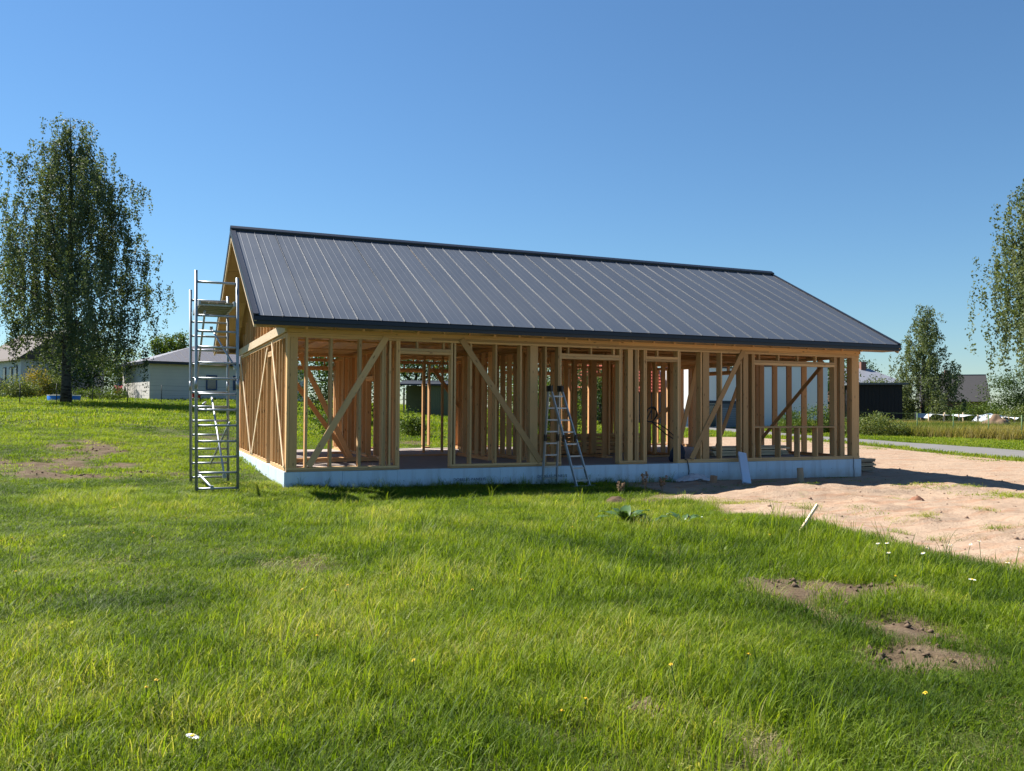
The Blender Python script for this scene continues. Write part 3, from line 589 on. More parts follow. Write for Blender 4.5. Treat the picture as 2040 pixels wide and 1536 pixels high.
rg = np.random.default_rng(77); m = MB()
for i in range(620):
    x = rg.uniform(7, 22); y = rg.uniform(-12, 3)
    if seg_dist(np.array([x]), np.array([y]), SANDP)[0] < .2: continue
    r = float(np.clip(rg.lognormal(-4.1, .55), .006, .07)); c = np.array([x, y, gz(x, y)+r*.2]); P = rg.normal(size=(6, 3))*.18+np.array([(1, 0, 0), (-1, 0, 0), (0, 1, 0), (0, -1, 0), (0, 0, .8), (0, 0, -.8)])
    m.add(c+P*r, [(0, 2, 4), (2, 1, 4), (1, 3, 4), (3, 0, 4), (2, 0, 5), (1, 2, 5), (3, 1, 5), (0, 3, 5)])
m.build('sand_clods', plain('clod', (.24, .165, .115), .95, 0, .3, 4, .3, .1), None, True, label='small stones and clods strewn over the bare sand', cat='clods', kind='stuff')

m = MB()
for i in range(520):
    cx, cy, rx, ry, a = DIRT[int(rg.integers(0, len(DIRT)))]
    if a < .75: continue
    q = rg.normal(0, .42, 2); x, y = cx+q[0]*rx, cy+q[1]*ry; r = float(np.clip(rg.lognormal(-4.0, .55), .008, .06)); c = np.array([x, y, gz(x, y)+r*.3]); P = rg.normal(size=(6, 3))*.2+np.array([(1, 0, 0), (-1, 0, 0), (0, 1, 0), (0, -1, 0), (0, 0, .8), (0, 0, -.8)])
    m.add(c+P*r, [(0, 2, 4), (2, 1, 4), (1, 3, 4), (3, 0, 4), (2, 0, 5), (1, 2, 5), (3, 1, 5), (0, 3, 5)])
m.build('soil_crumbs', plain('dry_soil', (.13, .092, .062), .95, 0, .4, 9, .6, .1), None, True, label='dark soil crumbs lying on the bare earth patches of the lawn', cat='soil', kind='stuff')
# ------------------------------------------------------------------ neighbouring buildings
def frame_of(c, face):
    """origin c, local x along the wall seen left to right, local y away from the photographer"""
    fx = Vector((face[0], face[1], 0)).normalized(); fy = Vector((-fx.y, fx.x, 0)); return lambda u, v, z: Vector(c)+fx*u+fy*v+Vector((0, 0, z))
def boxl(f, a, b):
    m = MB(); P = [f(x, y, z) for z in (a[2], b[2]) for x, y in ((a[0], a[1]), (b[0], a[1]), (b[0], b[1]), (a[0], b[1]))]
    m.add(P, [(0,3,2,1),(4,5,6,7),(0,1,5,4),(1,2,6,5),(2,3,7,6),(3,0,4,7)]); return m
def part(f, name, a, b, mat, parent): return boxl(f, a, b).build(name, mat, parent)
def poly(f, name, pts, faces, mat, parent): m = MB(); m.add([f(*p) for p in pts], faces); return m.build(name, mat, parent)
M_PANE = plain('window_pane', (.03, .045, .07), .12, 0, .1, 2, 0, .8)
M_NAVY = plain('dark_frame', (.018, .022, .035), .5)
M_GREYW = plain('grey_block_wall', (.60, .57, .52), .9, 0, .10, 1.2, .1)
M_PURP = plain('violet_grey_roof', (.095, .092, .108), .55, 0, .08, .8)
def window(f, u0, u1, v, z0, z1, parent, fm=M_NAVY, d=.06):
    w = part(f, 'window', (u0, v-d, z0), (u1, v+.02, z1), fm, parent); t = .09
    m = boxl(f, (u0+t, v-d-.012, z0+t), (u1-t, v-d+.01, z1-t)); m.build('pane', M_PANE, w)
def seams(f, pts, n, name, parent, mat):
    """standing seams on a roof face given by eave a-b and ridge c-d"""
    a, b, c, d = [Vector(p) for p in pts]
    for i in range(1, n):
        t = i/n; p, q = a.lerp(b, t), d.lerp(c, t); P, Q = f(*p), f(*q); MB().bar(P+Vector((0, 0, .02)), Q+Vector((0, 0, .02)), .03, .05, (0, 0, 1)).build(name, mat, parent)
# grey block bungalow with hip roof (left)
c0 = spot(297, 61); f = frame_of((c0[0], c0[1], c0[2]-.25), (RT[0]*.8+FW[0]*.6, RT[1]*.8+FW[1]*.6)); A = thing('grey_bungalow', c0, 'grey block bungalow with low violet grey hip roof behind the scaffold tower', 'house')
Wd, Dp, Hh = 11.6, 8.0, 3.0
for i, (a, b) in enumerate((((0, 0, 0), (Wd, .25, Hh)), ((0, .25, 0), (.25, Dp, Hh)), ((Wd-.25, .25, 0), (Wd, Dp, Hh)), ((.25, Dp-.25, 0), (Wd-.25, Dp, Hh)))): part(f, 'wall', a, b, M_GREYW, A)
for k in range(1, 12): part(f, 'block_course', (-.006, -.006, k*.25-.006), (Wd+.006, .0, k*.25+.006), plain('mortar', (.48, .46, .42), .95) if k == 1 else bpy.data.materials['mortar'], A)
e = .45; rz = 1.5
R_ = [(-e, -e, Hh), (Wd+e, -e, Hh), (Wd+e, Dp+e, Hh), (-e, Dp+e, Hh), (4.2, Dp/2, Hh+rz), (Wd-4.2, Dp/2, Hh+rz)]
rf = poly(f, 'roof', R_, [(0, 1, 5, 4), (1, 2, 5), (2, 3, 4, 5), (3, 0, 4), (3, 2, 1, 0)], M_PURP, A)
part(f, 'eaves_board', (-e-.01, -e-.02, Hh-.17), (Wd+e+.01, -e, Hh+.03), M_NAVY, A); part(f, 'eaves_board', (-e-.02, -e, Hh-.17), (-e, Dp+e, Hh+.03), M_NAVY, A)
for i in range(1, 24):
    u = -e+i*(Wd+2*e)/24; t = min(1, (u+e)/(4.2+e), (Wd+e-u)/(4.2+e)); P0 = f(u, -e, Hh+.015); P1 = f(u, -e+t*(Dp/2+e), Hh+rz*t+.015)
    MB().bar(P0, P1, .03, .04, (0, 0, 1)).build('roof_seam', M_PURP, rf)
window(f, 3.95, 4.75, 0, 1.05, 2.15, A, plain('blue_frame', (.03, .06, .16), .5)); window(f, 5.95, 6.75, 0, 1.05, 2.15, A, bpy.data.materials['blue_frame']); window(f, 8.6, 9.4, 0, 1.05, 2.15, A, bpy.data.materials['blue_frame'])
# white house at the left edge
c0 = spot(40, 63); f = frame_of((c0[0], c0[1], c0[2]-.2), (RT[0]*.75-FW[0]*.66, RT[1]*.75-FW[1]*.66)); A = thing('whitewashed_house', c0, 'pale whitewashed house with weathered red roof at the left edge behind the birch', 'house')
part(f, 'wall', (-9, 0, 0), (0, 6, 3.1), plain('whitewash', (.62, .64, .66), .9, 0, .1, 1.2), A)
for u in (-.9, -1.9, -3.2, -5.0): window(f, u-.28, u+.28, 0, .8, 2.5, A, M_NAVY)
poly(f, 'roof', [(-9.3, -.4, 3.05), (.4, -.4, 3.05), (.4, 6.4, 3.05), (-9.3, 6.4, 3.05), (-9.3, 3, 5.4), (.4, 3, 5.4)], [(0, 1, 5, 4), (2, 3, 4, 5), (1, 2, 5), (3, 0, 4), (3, 2, 1, 0)], plain('old_red_roof', (.085, .068, .062), .85, 0, .3, 2), A)
part(f, 'eaves_board', (-9.3, -.45, 2.92), (.42, -.40, 3.08), plain('sunlit_eaves', (.62, .50, .44), .8), A)  # sunlit eave edge put into the board's pale colour
# green garden shed behind the house
c0 = spot(806, 52); f = frame_of((c0[0], c0[1], c0[2]-.2), (RT[0], RT[1])); A = thing('garden_shed', c0, 'small olive green plank shed with dark lean-to seen through the doorway', 'shed')
m_sh = plain('olive_plank', (.13, .135, .075), .85, 0, .2, 3)
for k in range(16): part(f, 'plank', (1.3+k*.135, 0-.006*(k % 2), 0), (1.43+k*.135, .1, 2.0), m_sh, A)
part(f, 'side_wall', (3.35, .1, 0), (3.45, 2.4, 2.0), m_sh, A); part(f, 'back_wall', (-.2, 2.3, 0), (3.35, 2.4, 2.0), m_sh, A); part(f, 'lean_to_wall', (1.2, .1, 0), (1.3, 2.3, 1.8), M_NAVY, A); part(f, 'lean_to_post', (-.1, .0, 0), (.0, .1, 1.8), W_OLD, A)
poly(f, 'roof', [(-.4, -.3, 1.95), (3.7, -.3, 1.95), (3.7, 2.6, 2.25), (-.4, 2.6, 2.25), (-.4, -.3, 2.05), (3.7, -.3, 2.05), (3.7, 2.6, 2.35), (-.4, 2.6, 2.35)], [(0,3,2,1),(4,5,6,7),(0,1,5,4),(1,2,6,5),(2,3,7,6),(3,0,4,7)], M_NAVY, A)
window(f, 2.75, 3.25, -.01, .9, 1.6, A, W_OLD, .03)
# red roofed house behind
c0 = spot(1130, 64); f = frame_of((c0[0], c0[1], c0[2]-.3), (RT[0], RT[1])); A = thing('red_roofed_house', c0, 'house with shadow-coloured walls and orange red tiled roof seen through the middle of the frame', 'house')
part(f, 'wall', (0, 0, 0), (6.6, 7, 2.45), M_NAVY, A); mr = plain('red_tile', (.42, .085, .05), .75, 0, .2, 3)  # navy wall colour stands in for the shadow below the roof
rf = poly(f, 'roof', [(-.5, -.5, 2.4), (7.1, -.5, 2.4), (7.1, 7.5, 2.4), (-.5, 7.5, 2.4), (-.5, 3.5, 5.2), (7.1, 3.5, 5.2)], [(0, 1, 5, 4), (2, 3, 4, 5), (1, 2, 5), (3, 0, 4), (3, 2, 1, 0)], mr, A)
for k in range(11): part(f, 'tile_course', (-.5, -.52+k*.35, 2.42+k*.245), (7.1, -.46+k*.35, 2.47+k*.245), mr, rf)
window(f, 1.5, 2.5, 0, .9, 2.0, A, M_WHITE); window(f, 4.2, 5.2, 0, .9, 2.0, A, M_WHITE); part(f, 'chimney', (4.6, 3.3, 4.6), (5.2, 3.9, 6.0), mr, A)
# white flat-roofed house with garage, seen corner-on
c0 = spot(1505, 66); f = frame_of((c0[0], c0[1], c0[2]-.25), (RT[0]*.94-FW[0]*.34, RT[1]*.94-FW[1]*.34)); A = thing('white_flat_house', c0, 'white flat roofed house with grey slatted garage door across the road', 'house')
g2 = frame_of((c0[0], c0[1], c0[2]-.25), (-RT[0]*.80+FW[0]*.60, -RT[1]*.80+FW[1]*.60))
Hw = 4.95
part(f, 'wall', (0, 0, 0), (5.2, 6.0, Hw), M_WHITE, A)
fl = frame_of((c0[0], c0[1], c0[2]-.25), (RT[0]*.86+FW[0]*.50, RT[1]*.86+FW[1]*.50))
W2 = 6.2
poly(fl, 'garage_wall', [(-W2, .0, 0), (0, 0, 0), (0, 5, 0), (-W2, 5, 0), (-W2, .0, Hw-.2), (0, 0, Hw-.2), (0, 5, Hw-.2), (-W2, 5, Hw-.2)], [(0,3,2,1),(4,5,6,7),(0,1,5,4),(1,2,6,5),(2,3,7,6),(3,0,4,7)], M_WHITE, A)
part(f, 'roof_edge', (-.08, -.08, Hw), (5.28, 6.1, Hw+.10), M_NAVY, A); part(fl, 'roof_edge', (-W2-.05, -.06, Hw-.2), (-.0, 5.05, Hw-.1), M_NAVY, A)
gd = part(fl, 'garage_door', (-3.6, -.06, .0), (-.7, .01, 2.1), plain('garage_grey', (.10, .115, .13), .6), A); m_sl = plain('garage_slat', (.20, .22, .24), .55)
for k in range(13): part(fl, 'slat', (-3.5, -.085, .06+k*.135), (-.8, -.055, .17+k*.135), m_sl, gd)
part(fl, 'lintel', (-5.9, -.07, 2.1), (-.5, -.004, 2.32), M_NAVY, A); window(fl, -5.7, -4.1, 0, .4, 2.05, A)
# brick barn, black shed, chimney house (right)
m_br = plain('old_brick', (.20, .10, .075), .9, 0, .3, 5, .2)
c0 = spot(1652, 82); f = frame_of((c0[0], c0[1], c0[2]-.3), (RT[0], RT[1])); A = thing('brick_barn', c0, 'brick barn with pale metal roof and chimney behind the black shed', 'barn')
part(f, 'wall', (0, 0, 0), (7.6, 6, 4.2), m_br, A); m_pm = plain('pale_metal_roof', (.24, .25, .28), .45, .2, .12, 1)
poly(f, 'roof', [(-.4, -.4, 4.1), (8., -.4, 4.1), (8., 6.4, 4.1), (-.4, 6.4, 4.1), (2.0, 3, 5.9), (5.0, 3, 5.9)], [(0, 1, 5, 4), (1, 2, 5), (2, 3, 4, 5), (3, 0, 4), (3, 2, 1, 0)], m_pm, A)
part(f, 'chimney', (4.15, 2.7, 5.4), (4.65, 3.2, 6.55), m_br, A)
c0 = spot(1700, 73); f = frame_of((c0[0], c0[1], c0[2]-.3), (RT[0]*.98-FW[0]*.2, RT[1]*.98-FW[1]*.2)); A = thing('black_shed', c0, 'flat roofed black shed beyond the right corner of the frame house', 'shed')
mk = plain('black_cladding', (.012, .012, .014), .8, 0, .3, 3)
for k in range(13): part(f, 'cladding_board', (k*.3, -.01*(k % 2), 0), (k*.3+.29, .1, 4.0), mk, A)
part(f, 'wall', (0, .1, 0), (3.9, 4, 4.0), mk, A); part(f, 'roof', (-.3, -.35, 4.0), (4.3, 4.3, 4.16), plain('shed_roof', (.10, .11, .115), .6), A)
c0 = spot(1842, 108); f = frame_of((c0[0], c0[1], c0[2]-.1), (RT[0]*.93-FW[0]*.36, RT[1]*.93-FW[1]*.36)); A = thing('slate_roofed_house', c0, 'old house with steep grey slate roof and brick chimney beyond the tall grass', 'house')
part(f, 'wall', (0, 0, 0), (7.0, 7, 2.85), m_br, A); ms = plain('grey_slate', (.042, .040, .042), .85, 0, .22, 3, .2)
rf = poly(f, 'roof', [(-.5, -.6, 2.7), (7.3, -.6, 2.7), (7.3, 7.6, 2.7), (-.5, 7.6, 2.7), (-.5, 3.5, 6.1), (7.3, 3.5, 6.1)], [(0, 1, 5, 4), (2, 3, 4, 5), (3, 0, 4), (3, 2, 1, 0)], ms, A)
poly(f, 'gable', [(7.1, -.1, 2.7), (7.1, 7.1, 2.7), (7.1, 3.5, 5.75), (6.9, -.1, 2.7), (6.9, 7.1, 2.7), (6.9, 3.5, 5.75)], [(0, 1, 2), (5, 4, 3), (0, 3, 4, 1), (1, 4, 5, 2), (2, 5, 3, 0)], plain('gable_board', (.07, .075, .08), .8), A)
part(f, 'chimney', (2.6, 3.2, 5.4), (3.3, 3.9, 6.75), m_br, A); part(f, 'ridge_cap', (-.5, 3.44, 6.1), (7.3, 3.56, 6.18), m_pm, rf)
for u in (.4, 2.4): part(f, 'brick_pier', (u, -.15, 0), (u+.7, -.02, 2.0), plain('pale_brick', (.42, .27, .19), .9) if u == .4 else bpy.data.materials['pale_brick'], A)
# blue paddling pool, cars
c0 = spot(127, 54); m = MB(); n = 28; pr = [(.93, .0), (.95, .36), (.90, .40), (.86, .36), (.86, .05), (0.01, .05)]
V = [(c0[0]+r*math.cos(2*math.pi*i/n), c0[1]+r*math.sin(2*math.pi*i/n), c0[2]-.02+z) for r, z in pr for i in range(n)]
m.add(V, [(a*n+i, a*n+(i+1) % n, (a+1)*n+(i+1) % n, (a+1)*n+i) for a in range(len(pr)-1) for i in range(n)]); P_ = thing('paddling_pool', c0, 'round bright blue paddling pool on the lawn behind the birch trunk', 'pool')
m.build('pool_wall', plain('pool_blue', (.02, .16, .55), .4, 0, .1, 2), P_, True); MB().tube([(c0[0]+.93*math.cos(a), c0[1]+.93*math.sin(a), c0[2]+.38) for a in np.linspace(0, 6.283, 29)], .03, 6).build('pool_rim', M_WHITE, P_, True)
def car(px, D, ang, col, label, name='parked_car'):
    x, y, z = spot(px, D); fx = Vector((math.cos(ang), math.sin(ang), 0)); fy = Vector((-fx.y, fx.x, 0)); f = lambda u, v, w: Vector((x, y, z))+fx*u+fy*v+Vector((0, 0, w)); A = thing(name, (x, y, z), label, 'car')
    sil = [(-2.1, .35), (-2.15, .75), (-1.95, .98), (-1.2, 1.02), (-.2, 1.0), (1.1, .92), (1.9, .78), (2.1, .55), (2.08, .30), (1.0, .24), (-1.0, .24)]; n = len(sil)
    V = [f(u, s*.84, w) for s in (-1, 1) for u, w in sil]; m = MB(); m.add(V, [tuple(range(n)), tuple(range(2*n-1, n-1, -1))]+[(i, n+i, n+(i+1) % n, (i+1) % n) for i in range(n)]); m.build('body', col, A)
    cab = [(-1.75, 1.0), (-1.35, 1.42), (.15, 1.45), (1.0, .96)]; n = 4; V = [f(u, s*(.78 if w < 1.1 else .62), w) for s in (-1, 1) for u, w in cab]; m = MB(); m.add(V, [tuple(range(n)), tuple(range(2*n-1, n-1, -1))]+[(i, n+i, n+(i+1) % n, (i+1) % n) for i in range(n)]); m.build('cabin_glass', M_PANE, A)
    m = MB(); V = [f(u, s*.64, w) for s in (-1, 1) for u, w in ((-1.38, 1.41), (.16, 1.44), (.16, 1.47), (-1.38, 1.45))]; m.add(V, [(0,1,2,3),(7,6,5,4),(0,4,5,1),(1,5,6,2),(2,6,7,3),(3,7,4,0)]); m.build('roof', col, A)
    for u in (-1.3, 1.3):
        for s in (-1, 1):
            w = MB().tube([f(u, s*.66, .31), f(u, s*.86, .31)], .31, 16).build('wheel', M_BLACK, A); MB().tube([f(u, s*.855, .31), f(u, s*.87, .31)], .19, 12).build('rim', M_ALU, w)
    for s in (-1, 1): MB().cbox(f(2.07, s*.6, .66), (.1, .28, .13), Matrix((fx, fy, (0, 0, 1))).transposed()).build('headlight', M_WHITE, A)
m_red = plain('red_paint', (.40, .02, .025), .3, 0, .05, 2, 0, .6)
car(262, 73, YAW+.9, m_red, 'red car partly hidden behind the left end of the grey bungalow'); car(-16, 60, -YAW, plain('dark_blue_paint', (.015, .02, .035), .25, 0, .05, 2, 0, .6), 'dark car cut off by the left edge of the picture')
x, y, z = spot(391, 58); A = thing('red_garden_cart', (x, y, z), 'small red garden cart on the lawn before the grey bungalow', 'cart'); m = MB(); q = Vector((x, y, z)); m.add([q+Vector(p) for p in ((-.22, -.3, .3), (.22, -.3, .3), (.22, .3, .3), (-.22, .3, .3), (-.3, -.42, .62), (.3, -.42, .62), (.3, .42, .62), (-.3, .42, .62))], [(0,3,2,1),(0,1,5,4),(1,2,6,5),(2,3,7,6),(3,0,4,7),(4,5,6,7)]); m.build('tub', m_red, A)
for s in (-1, 1): MB().tube([q+Vector((s*.2, -.05, .16)), q+Vector((s*.26, -.05, .16))], .17, 12).build('wheel', M_BLACK, A)
MB().tube([q+Vector((0, .3, .35)), q+Vector((0, .7, .7)), q+Vector((0, .75, .72))], .018, 6).build('handle', M_GALV, A)
# ------------------------------------------------------------------ fences, tarps, heaps
def post(name, px, D, h, r, mat, label, group, cat='fence post'):
    x, y, z = spot(px, D); return MB().tube([(x, y, z-.1), (x+.01, y, z+h)], r, 7).build(name, mat, None, True, label=label, cat=cat, group=group)
m_gp = plain('green_paint', (.09, .16, .055), .6); m_dp = plain('dark_post', (.03, .035, .035), .6)
def fence(name, label, sp, h, mp, r):
    o = spot(*sp[0]); A = thing(name, o, label, 'fence'); P = [spot(*q) for q in sp]
    for x, y, z in P: MB().tube([(x, y, z-.1), (x+.01, y, z+h)], r, 7).build('fence_post', mp, A, True)
    for k in range(4):
        for (a, b) in zip(P[:-1], P[1:]): MB().tube([(a[0], a[1], a[2]+h*(.2+.26*k)), ((a[0]+b[0])/2, (a[1]+b[1])/2, (a[2]+b[2])/2+h*(.2+.26*k)-.03), (b[0], b[1], b[2]+h*(.2+.26*k))], .006, 4).build('wire', mp, A)
fence('wire_fence', 'wire fence on green posts in the tall grass across the road', [(1640, 59), (1750, 57), (1827, 55), (1899, 53.5), (1969, 51.5), (2035, 50), (2110, 48.5)], 1.55, m_gp, .035)
fence('garden_fence', 'thin wire garden fence on dark posts before the birch and grey bungalow', [(-50, 48), (38.8, 46), (112, 50), (184, 54), (253.5, 53), (321, 54), (390, 54.5), (470, 55), (560, 55)], 1.15, m_dp, .025)
def tarp_roof(px0, px1, D, z0, label):
    a = Vector(spot(px0, D)); b = Vector(spot(px1, D)); A = thing('low_canopy', (a+b)/2, label, 'canopy'); n = 14; fy = Vector((-(b-a).y, (b-a).x, 0)).normalized(); V = []
    for i in range(n+1):
        t = i/n; base = a.lerp(b, t)
        for v, dz in ((0, 0), (2.4, .06)): V.append(base+fy*v+Vector((0, 0, z0+dz+.07*math.sin(t*7.5)+.04*math.sin(t*17)-.25*(1 if t < .02 else 0))))
    m = MB(); m.add(V, [(2*i, 2*i+2, 2*i+3, 2*i+1) for i in range(n)]); m.build('tarp', M_TARP, A)
    for t in (.0, .3, .6, .98):
        q = a.lerp(b, t); MB().bar(q, q+Vector((0, 0, z0+.1)), .09, .09).build('post', W_PALE, A); q = q+fy*2.3; MB().bar(q, q+Vector((0, 0, z0+.25)), .09, .09).build('post', W_PALE, A)
tarp_roof(1850, 1950, 70, 1.25, 'low white tarp canopy on posts behind the tall grass')
tarp_roof(1998, 2036, 70, 1.1, 'short white tarp canopy right of the sand heap')
c0 = Vector(spot(1972, 73)); A = thing('tarp_covered_heap', c0, 'rounded heap under a white tarp behind the sand heap', 'tarp heap'); m = MB(); n = 12; V = []
for i in range(9):
    u = -1.25+i*2.5/8; s = 1-abs(u/1.35)**4
    for j in range(n+1): a = math.pi*j/n; p = c0+Vector(RT)*u+Vector((FW[0], FW[1], 0))*(-1.0*math.cos(a))+Vector((0, 0, .55+(.85*s+.08*math.sin(i*2.1))*math.sin(a))); V.append(p)
m.add(V, [(i*(n+1)+j, (i+1)*(n+1)+j, (i+1)*(n+1)+j+1, i*(n+1)+j+1) for i in range(8) for j in range(n)]); m.build('tarp', M_TARP, A, True); boxl(frame_of(c0, (RT[0], RT[1])), (-1.2, -.9, 0), (1.2, .9, .6)).build('base', W_OLD, A)
c1 = spot(1985, 64); mound('sand_heap', (c1[0], c1[1]), 1.9, 1.25, plain('heap_sand', (.17, .115, .075), .95, 0, .35, 2, .8, .1), 12, 'brown sand heap with weeds behind the wire fence', 'sand heap', 40)
c0 = spot(1643, 63); pile('pallet_stack', c0, 5, 9, 1.0, .12, .05, .03, W_PALE, 'stack of pale pallets seen through the window opening', -YAW, 2, 4)
# ------------------------------------------------------------------ grass
def leafmat(name, cols, trans=.5, rough=.5, spec=.25, inst=True, tscale=1.25):
    k = N(name)
    if inst:
        a = k.n('ShaderNodeAttribute', attribute_name='tint', attribute_type='INSTANCER').outputs['Fac']; r = k.n('ShaderNodeAttribute', attribute_name='blade').outputs['Fac']; f = k.math('ADD', a, k.math('MULTIPLY', k.math('SUBTRACT', r, .5), .62), clamp=True)
    else:
        f = k.n('ShaderNodeAttribute', attribute_name='tint').outputs['Fac']
    col = k.ramp(f, cols)
    d = k.n('ShaderNodeBsdfPrincipled', {'Base Color': col, 'Roughness': rough, 'Specular IOR Level': spec})
    tc = k.mix(1., col, (1.08*tscale, 1.06*tscale, .42*tscale), 'MULTIPLY'); t = k.n('ShaderNodeBsdfTranslucent', {'Color': tc})
    mx = k.n('ShaderNodeMixShader', {0: trans, 1: d.outputs[0], 2: t.outputs[0]}); k.t.links.new(mx.outputs[0], k.o.inputs[0]); return k.m
M_GR = leafmat('grass_blade', [(0, (.031, .068, .007)), (.35, (.098, .158, .009)), (.65, (.170, .240, .014)), (.9, (.232, .278, .030)), (1, (.34, .33, .11))], .5, .55, .2)
M_DRY = leafmat('dry_blade', [(0, (.20, .15, .07)), (1, (.42, .34, .20))], .3, .7, .2)
M_PALE_GR = leafmat('pale_blade', [(0, (.13, .20, .03)), (.6, (.25, .31, .07)), (1, (.38, .38, .15))], .35, .5, .35)
def tuft(name, n, rad, h0, h1, w, lean, seed, mat, segs=3):
    rng = np.random.default_rng(seed); V = []; F_ = []; B_ = []; rb = np.random.default_rng(seed+99)
    for i in range(n):
        a = rng.uniform(0, 6.283); r = rad*math.sqrt(rng.random()); x, y = r*math.cos(a), r*math.sin(a); h = rng.uniform(h0, h1); d = rng.uniform(0, 6.283); l = lean*rng.uniform(.2, 1.)*h
        ww = w*rng.uniform(.6, 1.3); pd = (-math.sin(d), math.cos(d)); b0 = len(V)
        for s in range(segs):
            t = s/segs; cx = x+math.cos(d)*l*t**1.8; cy = y+math.sin(d)*l*t**1.8; cz = h*(t-.35*(lean*.6)*t**3); q = ww*(1-.55*t)/2
            V += [(cx-pd[0]*q, cy-pd[1]*q, cz), (cx+pd[0]*q, cy+pd[1]*q, cz)]
        V.append((x+math.cos(d)*l, y+math.sin(d)*l, h*(1-.35*lean*.6)))
        for s in range(segs-1): F_.append((b0+2*s, b0+2*s+1, b0+2*s+3, b0+2*s+2))
        F_.append((b0+2*segs-2, b0+2*segs-1, b0+2*segs)); B_ += [float(np.clip(rb.normal(.5, .28), 0, 1))]*(2*segs+1)
    m = bpy.data.meshes.new(name); m.from_pydata(V, [], F_); m.materials.append(mat); ba = m.attributes.new('blade', 'FLOAT', 'POINT'); ba.data.foreach_set('value', np.array(B_, np.float32)); return bpy.data.objects.new(name, m)
def scatter(name, objs, P, rot, scl, ix, tint, label, cat):
    c = bpy.data.collections.new(name+'_kinds')
    for o in objs: c.objects.link(o)
    m = bpy.data.meshes.new(name); m.vertices.add(len(P)); m.vertices.foreach_set('co', np.asarray(P, np.float32).ravel())
    def at(n, ty, v, key='value'): a = m.attributes.new(n, ty, 'POINT'); a.data.foreach_set(key, np.asarray(v).ravel())
    at('rot', 'FLOAT_VECTOR', rot.astype(np.float32), 'vector'); at('scl', 'FLOAT_VECTOR', scl.astype(np.float32), 'vector'); at('kind_index', 'INT', ix.astype(np.int32)); at('tint', 'FLOAT', tint.astype(np.float32))
    o = bpy.data.objects.new(name, m); link(o, None, label, cat, kind='stuff')
    g = bpy.data.node_groups.new(name, 'GeometryNodeTree'); g.interface.new_socket('Geometry', in_out='INPUT', socket_type='NodeSocketGeometry'); g.interface.new_socket('Geometry', in_out='OUTPUT', socket_type='NodeSocketGeometry')
    nd = g.nodes.new; i_ = nd('NodeGroupInput'); o_ = nd('NodeGroupOutput'); mp = nd('GeometryNodeMeshToPoints'); ip = nd('GeometryNodeInstanceOnPoints'); ci = nd('GeometryNodeCollectionInfo'); ci.inputs['Collection'].default_value = c; ci.inputs['Separate Children'].default_value = True; ci.inputs['Reset Children'].default_value = True
    def na(n, ty): q = nd('GeometryNodeInputNamedAttribute'); q.data_type = ty; q.inputs[0].default_value = n; return q.outputs[0]
    lk = g.links.new; lk(i_.outputs[0], mp.inputs[0]); lk(mp.outputs[0], ip.inputs['Points']); lk(ci.outputs[0], ip.inputs['Instance']); ip.inputs['Pick Instance'].default_value = True
    lk(na('kind_index', 'INT'), ip.inputs['Instance Index']); lk(na('rot', 'FLOAT_VECTOR'), ip.inputs['Rotation']); lk(na('scl', 'FLOAT_VECTOR'), ip.inputs['Scale']); lk(ip.outputs[0], o_.inputs[0])
    md = o.modifiers.new('scatter', 'NODES'); md.node_group = g; return o
KINDS = [tuft('grass_a', 130, .24, .03, .085, .0045, 1.0, 1, M_GR, 2), tuft('grass_b', 110, .22, .04, .12, .0048, 1.1, 2, M_GR, 3), tuft('grass_c', 34, .12, .08, .19, .0055, 1.2, 3, M_GR, 4), tuft('grass_d', 120, .25, .02, .06, .0065, .9, 4, M_GR, 2),
         tuft('grass_e', 60, .20, .02, .08, .0040, 1.6, 5, M_DRY, 2), tuft('grass_f', 9, .05, .16, .33, .0060, 1.3, 6, M_GR, 5), tuft('grass_g', 60, .32, .04, .11, .011, 1.0, 7, M_GR, 2), tuft('grass_h', 60, .6, .06, .14, .026, .9, 8, M_GR, 2), tuft('grass_i', 16, .10, .025, .075, .026, 1.6, 9, M_GR, 3), tuft('grass_j', 26, .2, .05, .10, .0048, 2.6, 10, M_PALE_GR, 4)]
rng = np.random.default_rng(11)
def sector(r0, r1, dens, half):
    n = int(half*(r1*r1-r0*r0)*dens); r = np.sqrt(rng.uniform(r0*r0, r1*r1, n)); a = rng.uniform(-half, half, n)+YAW
    return CAM[0]+r*np.sin(a), CAM[1]+r*np.cos(a), r
parts = []
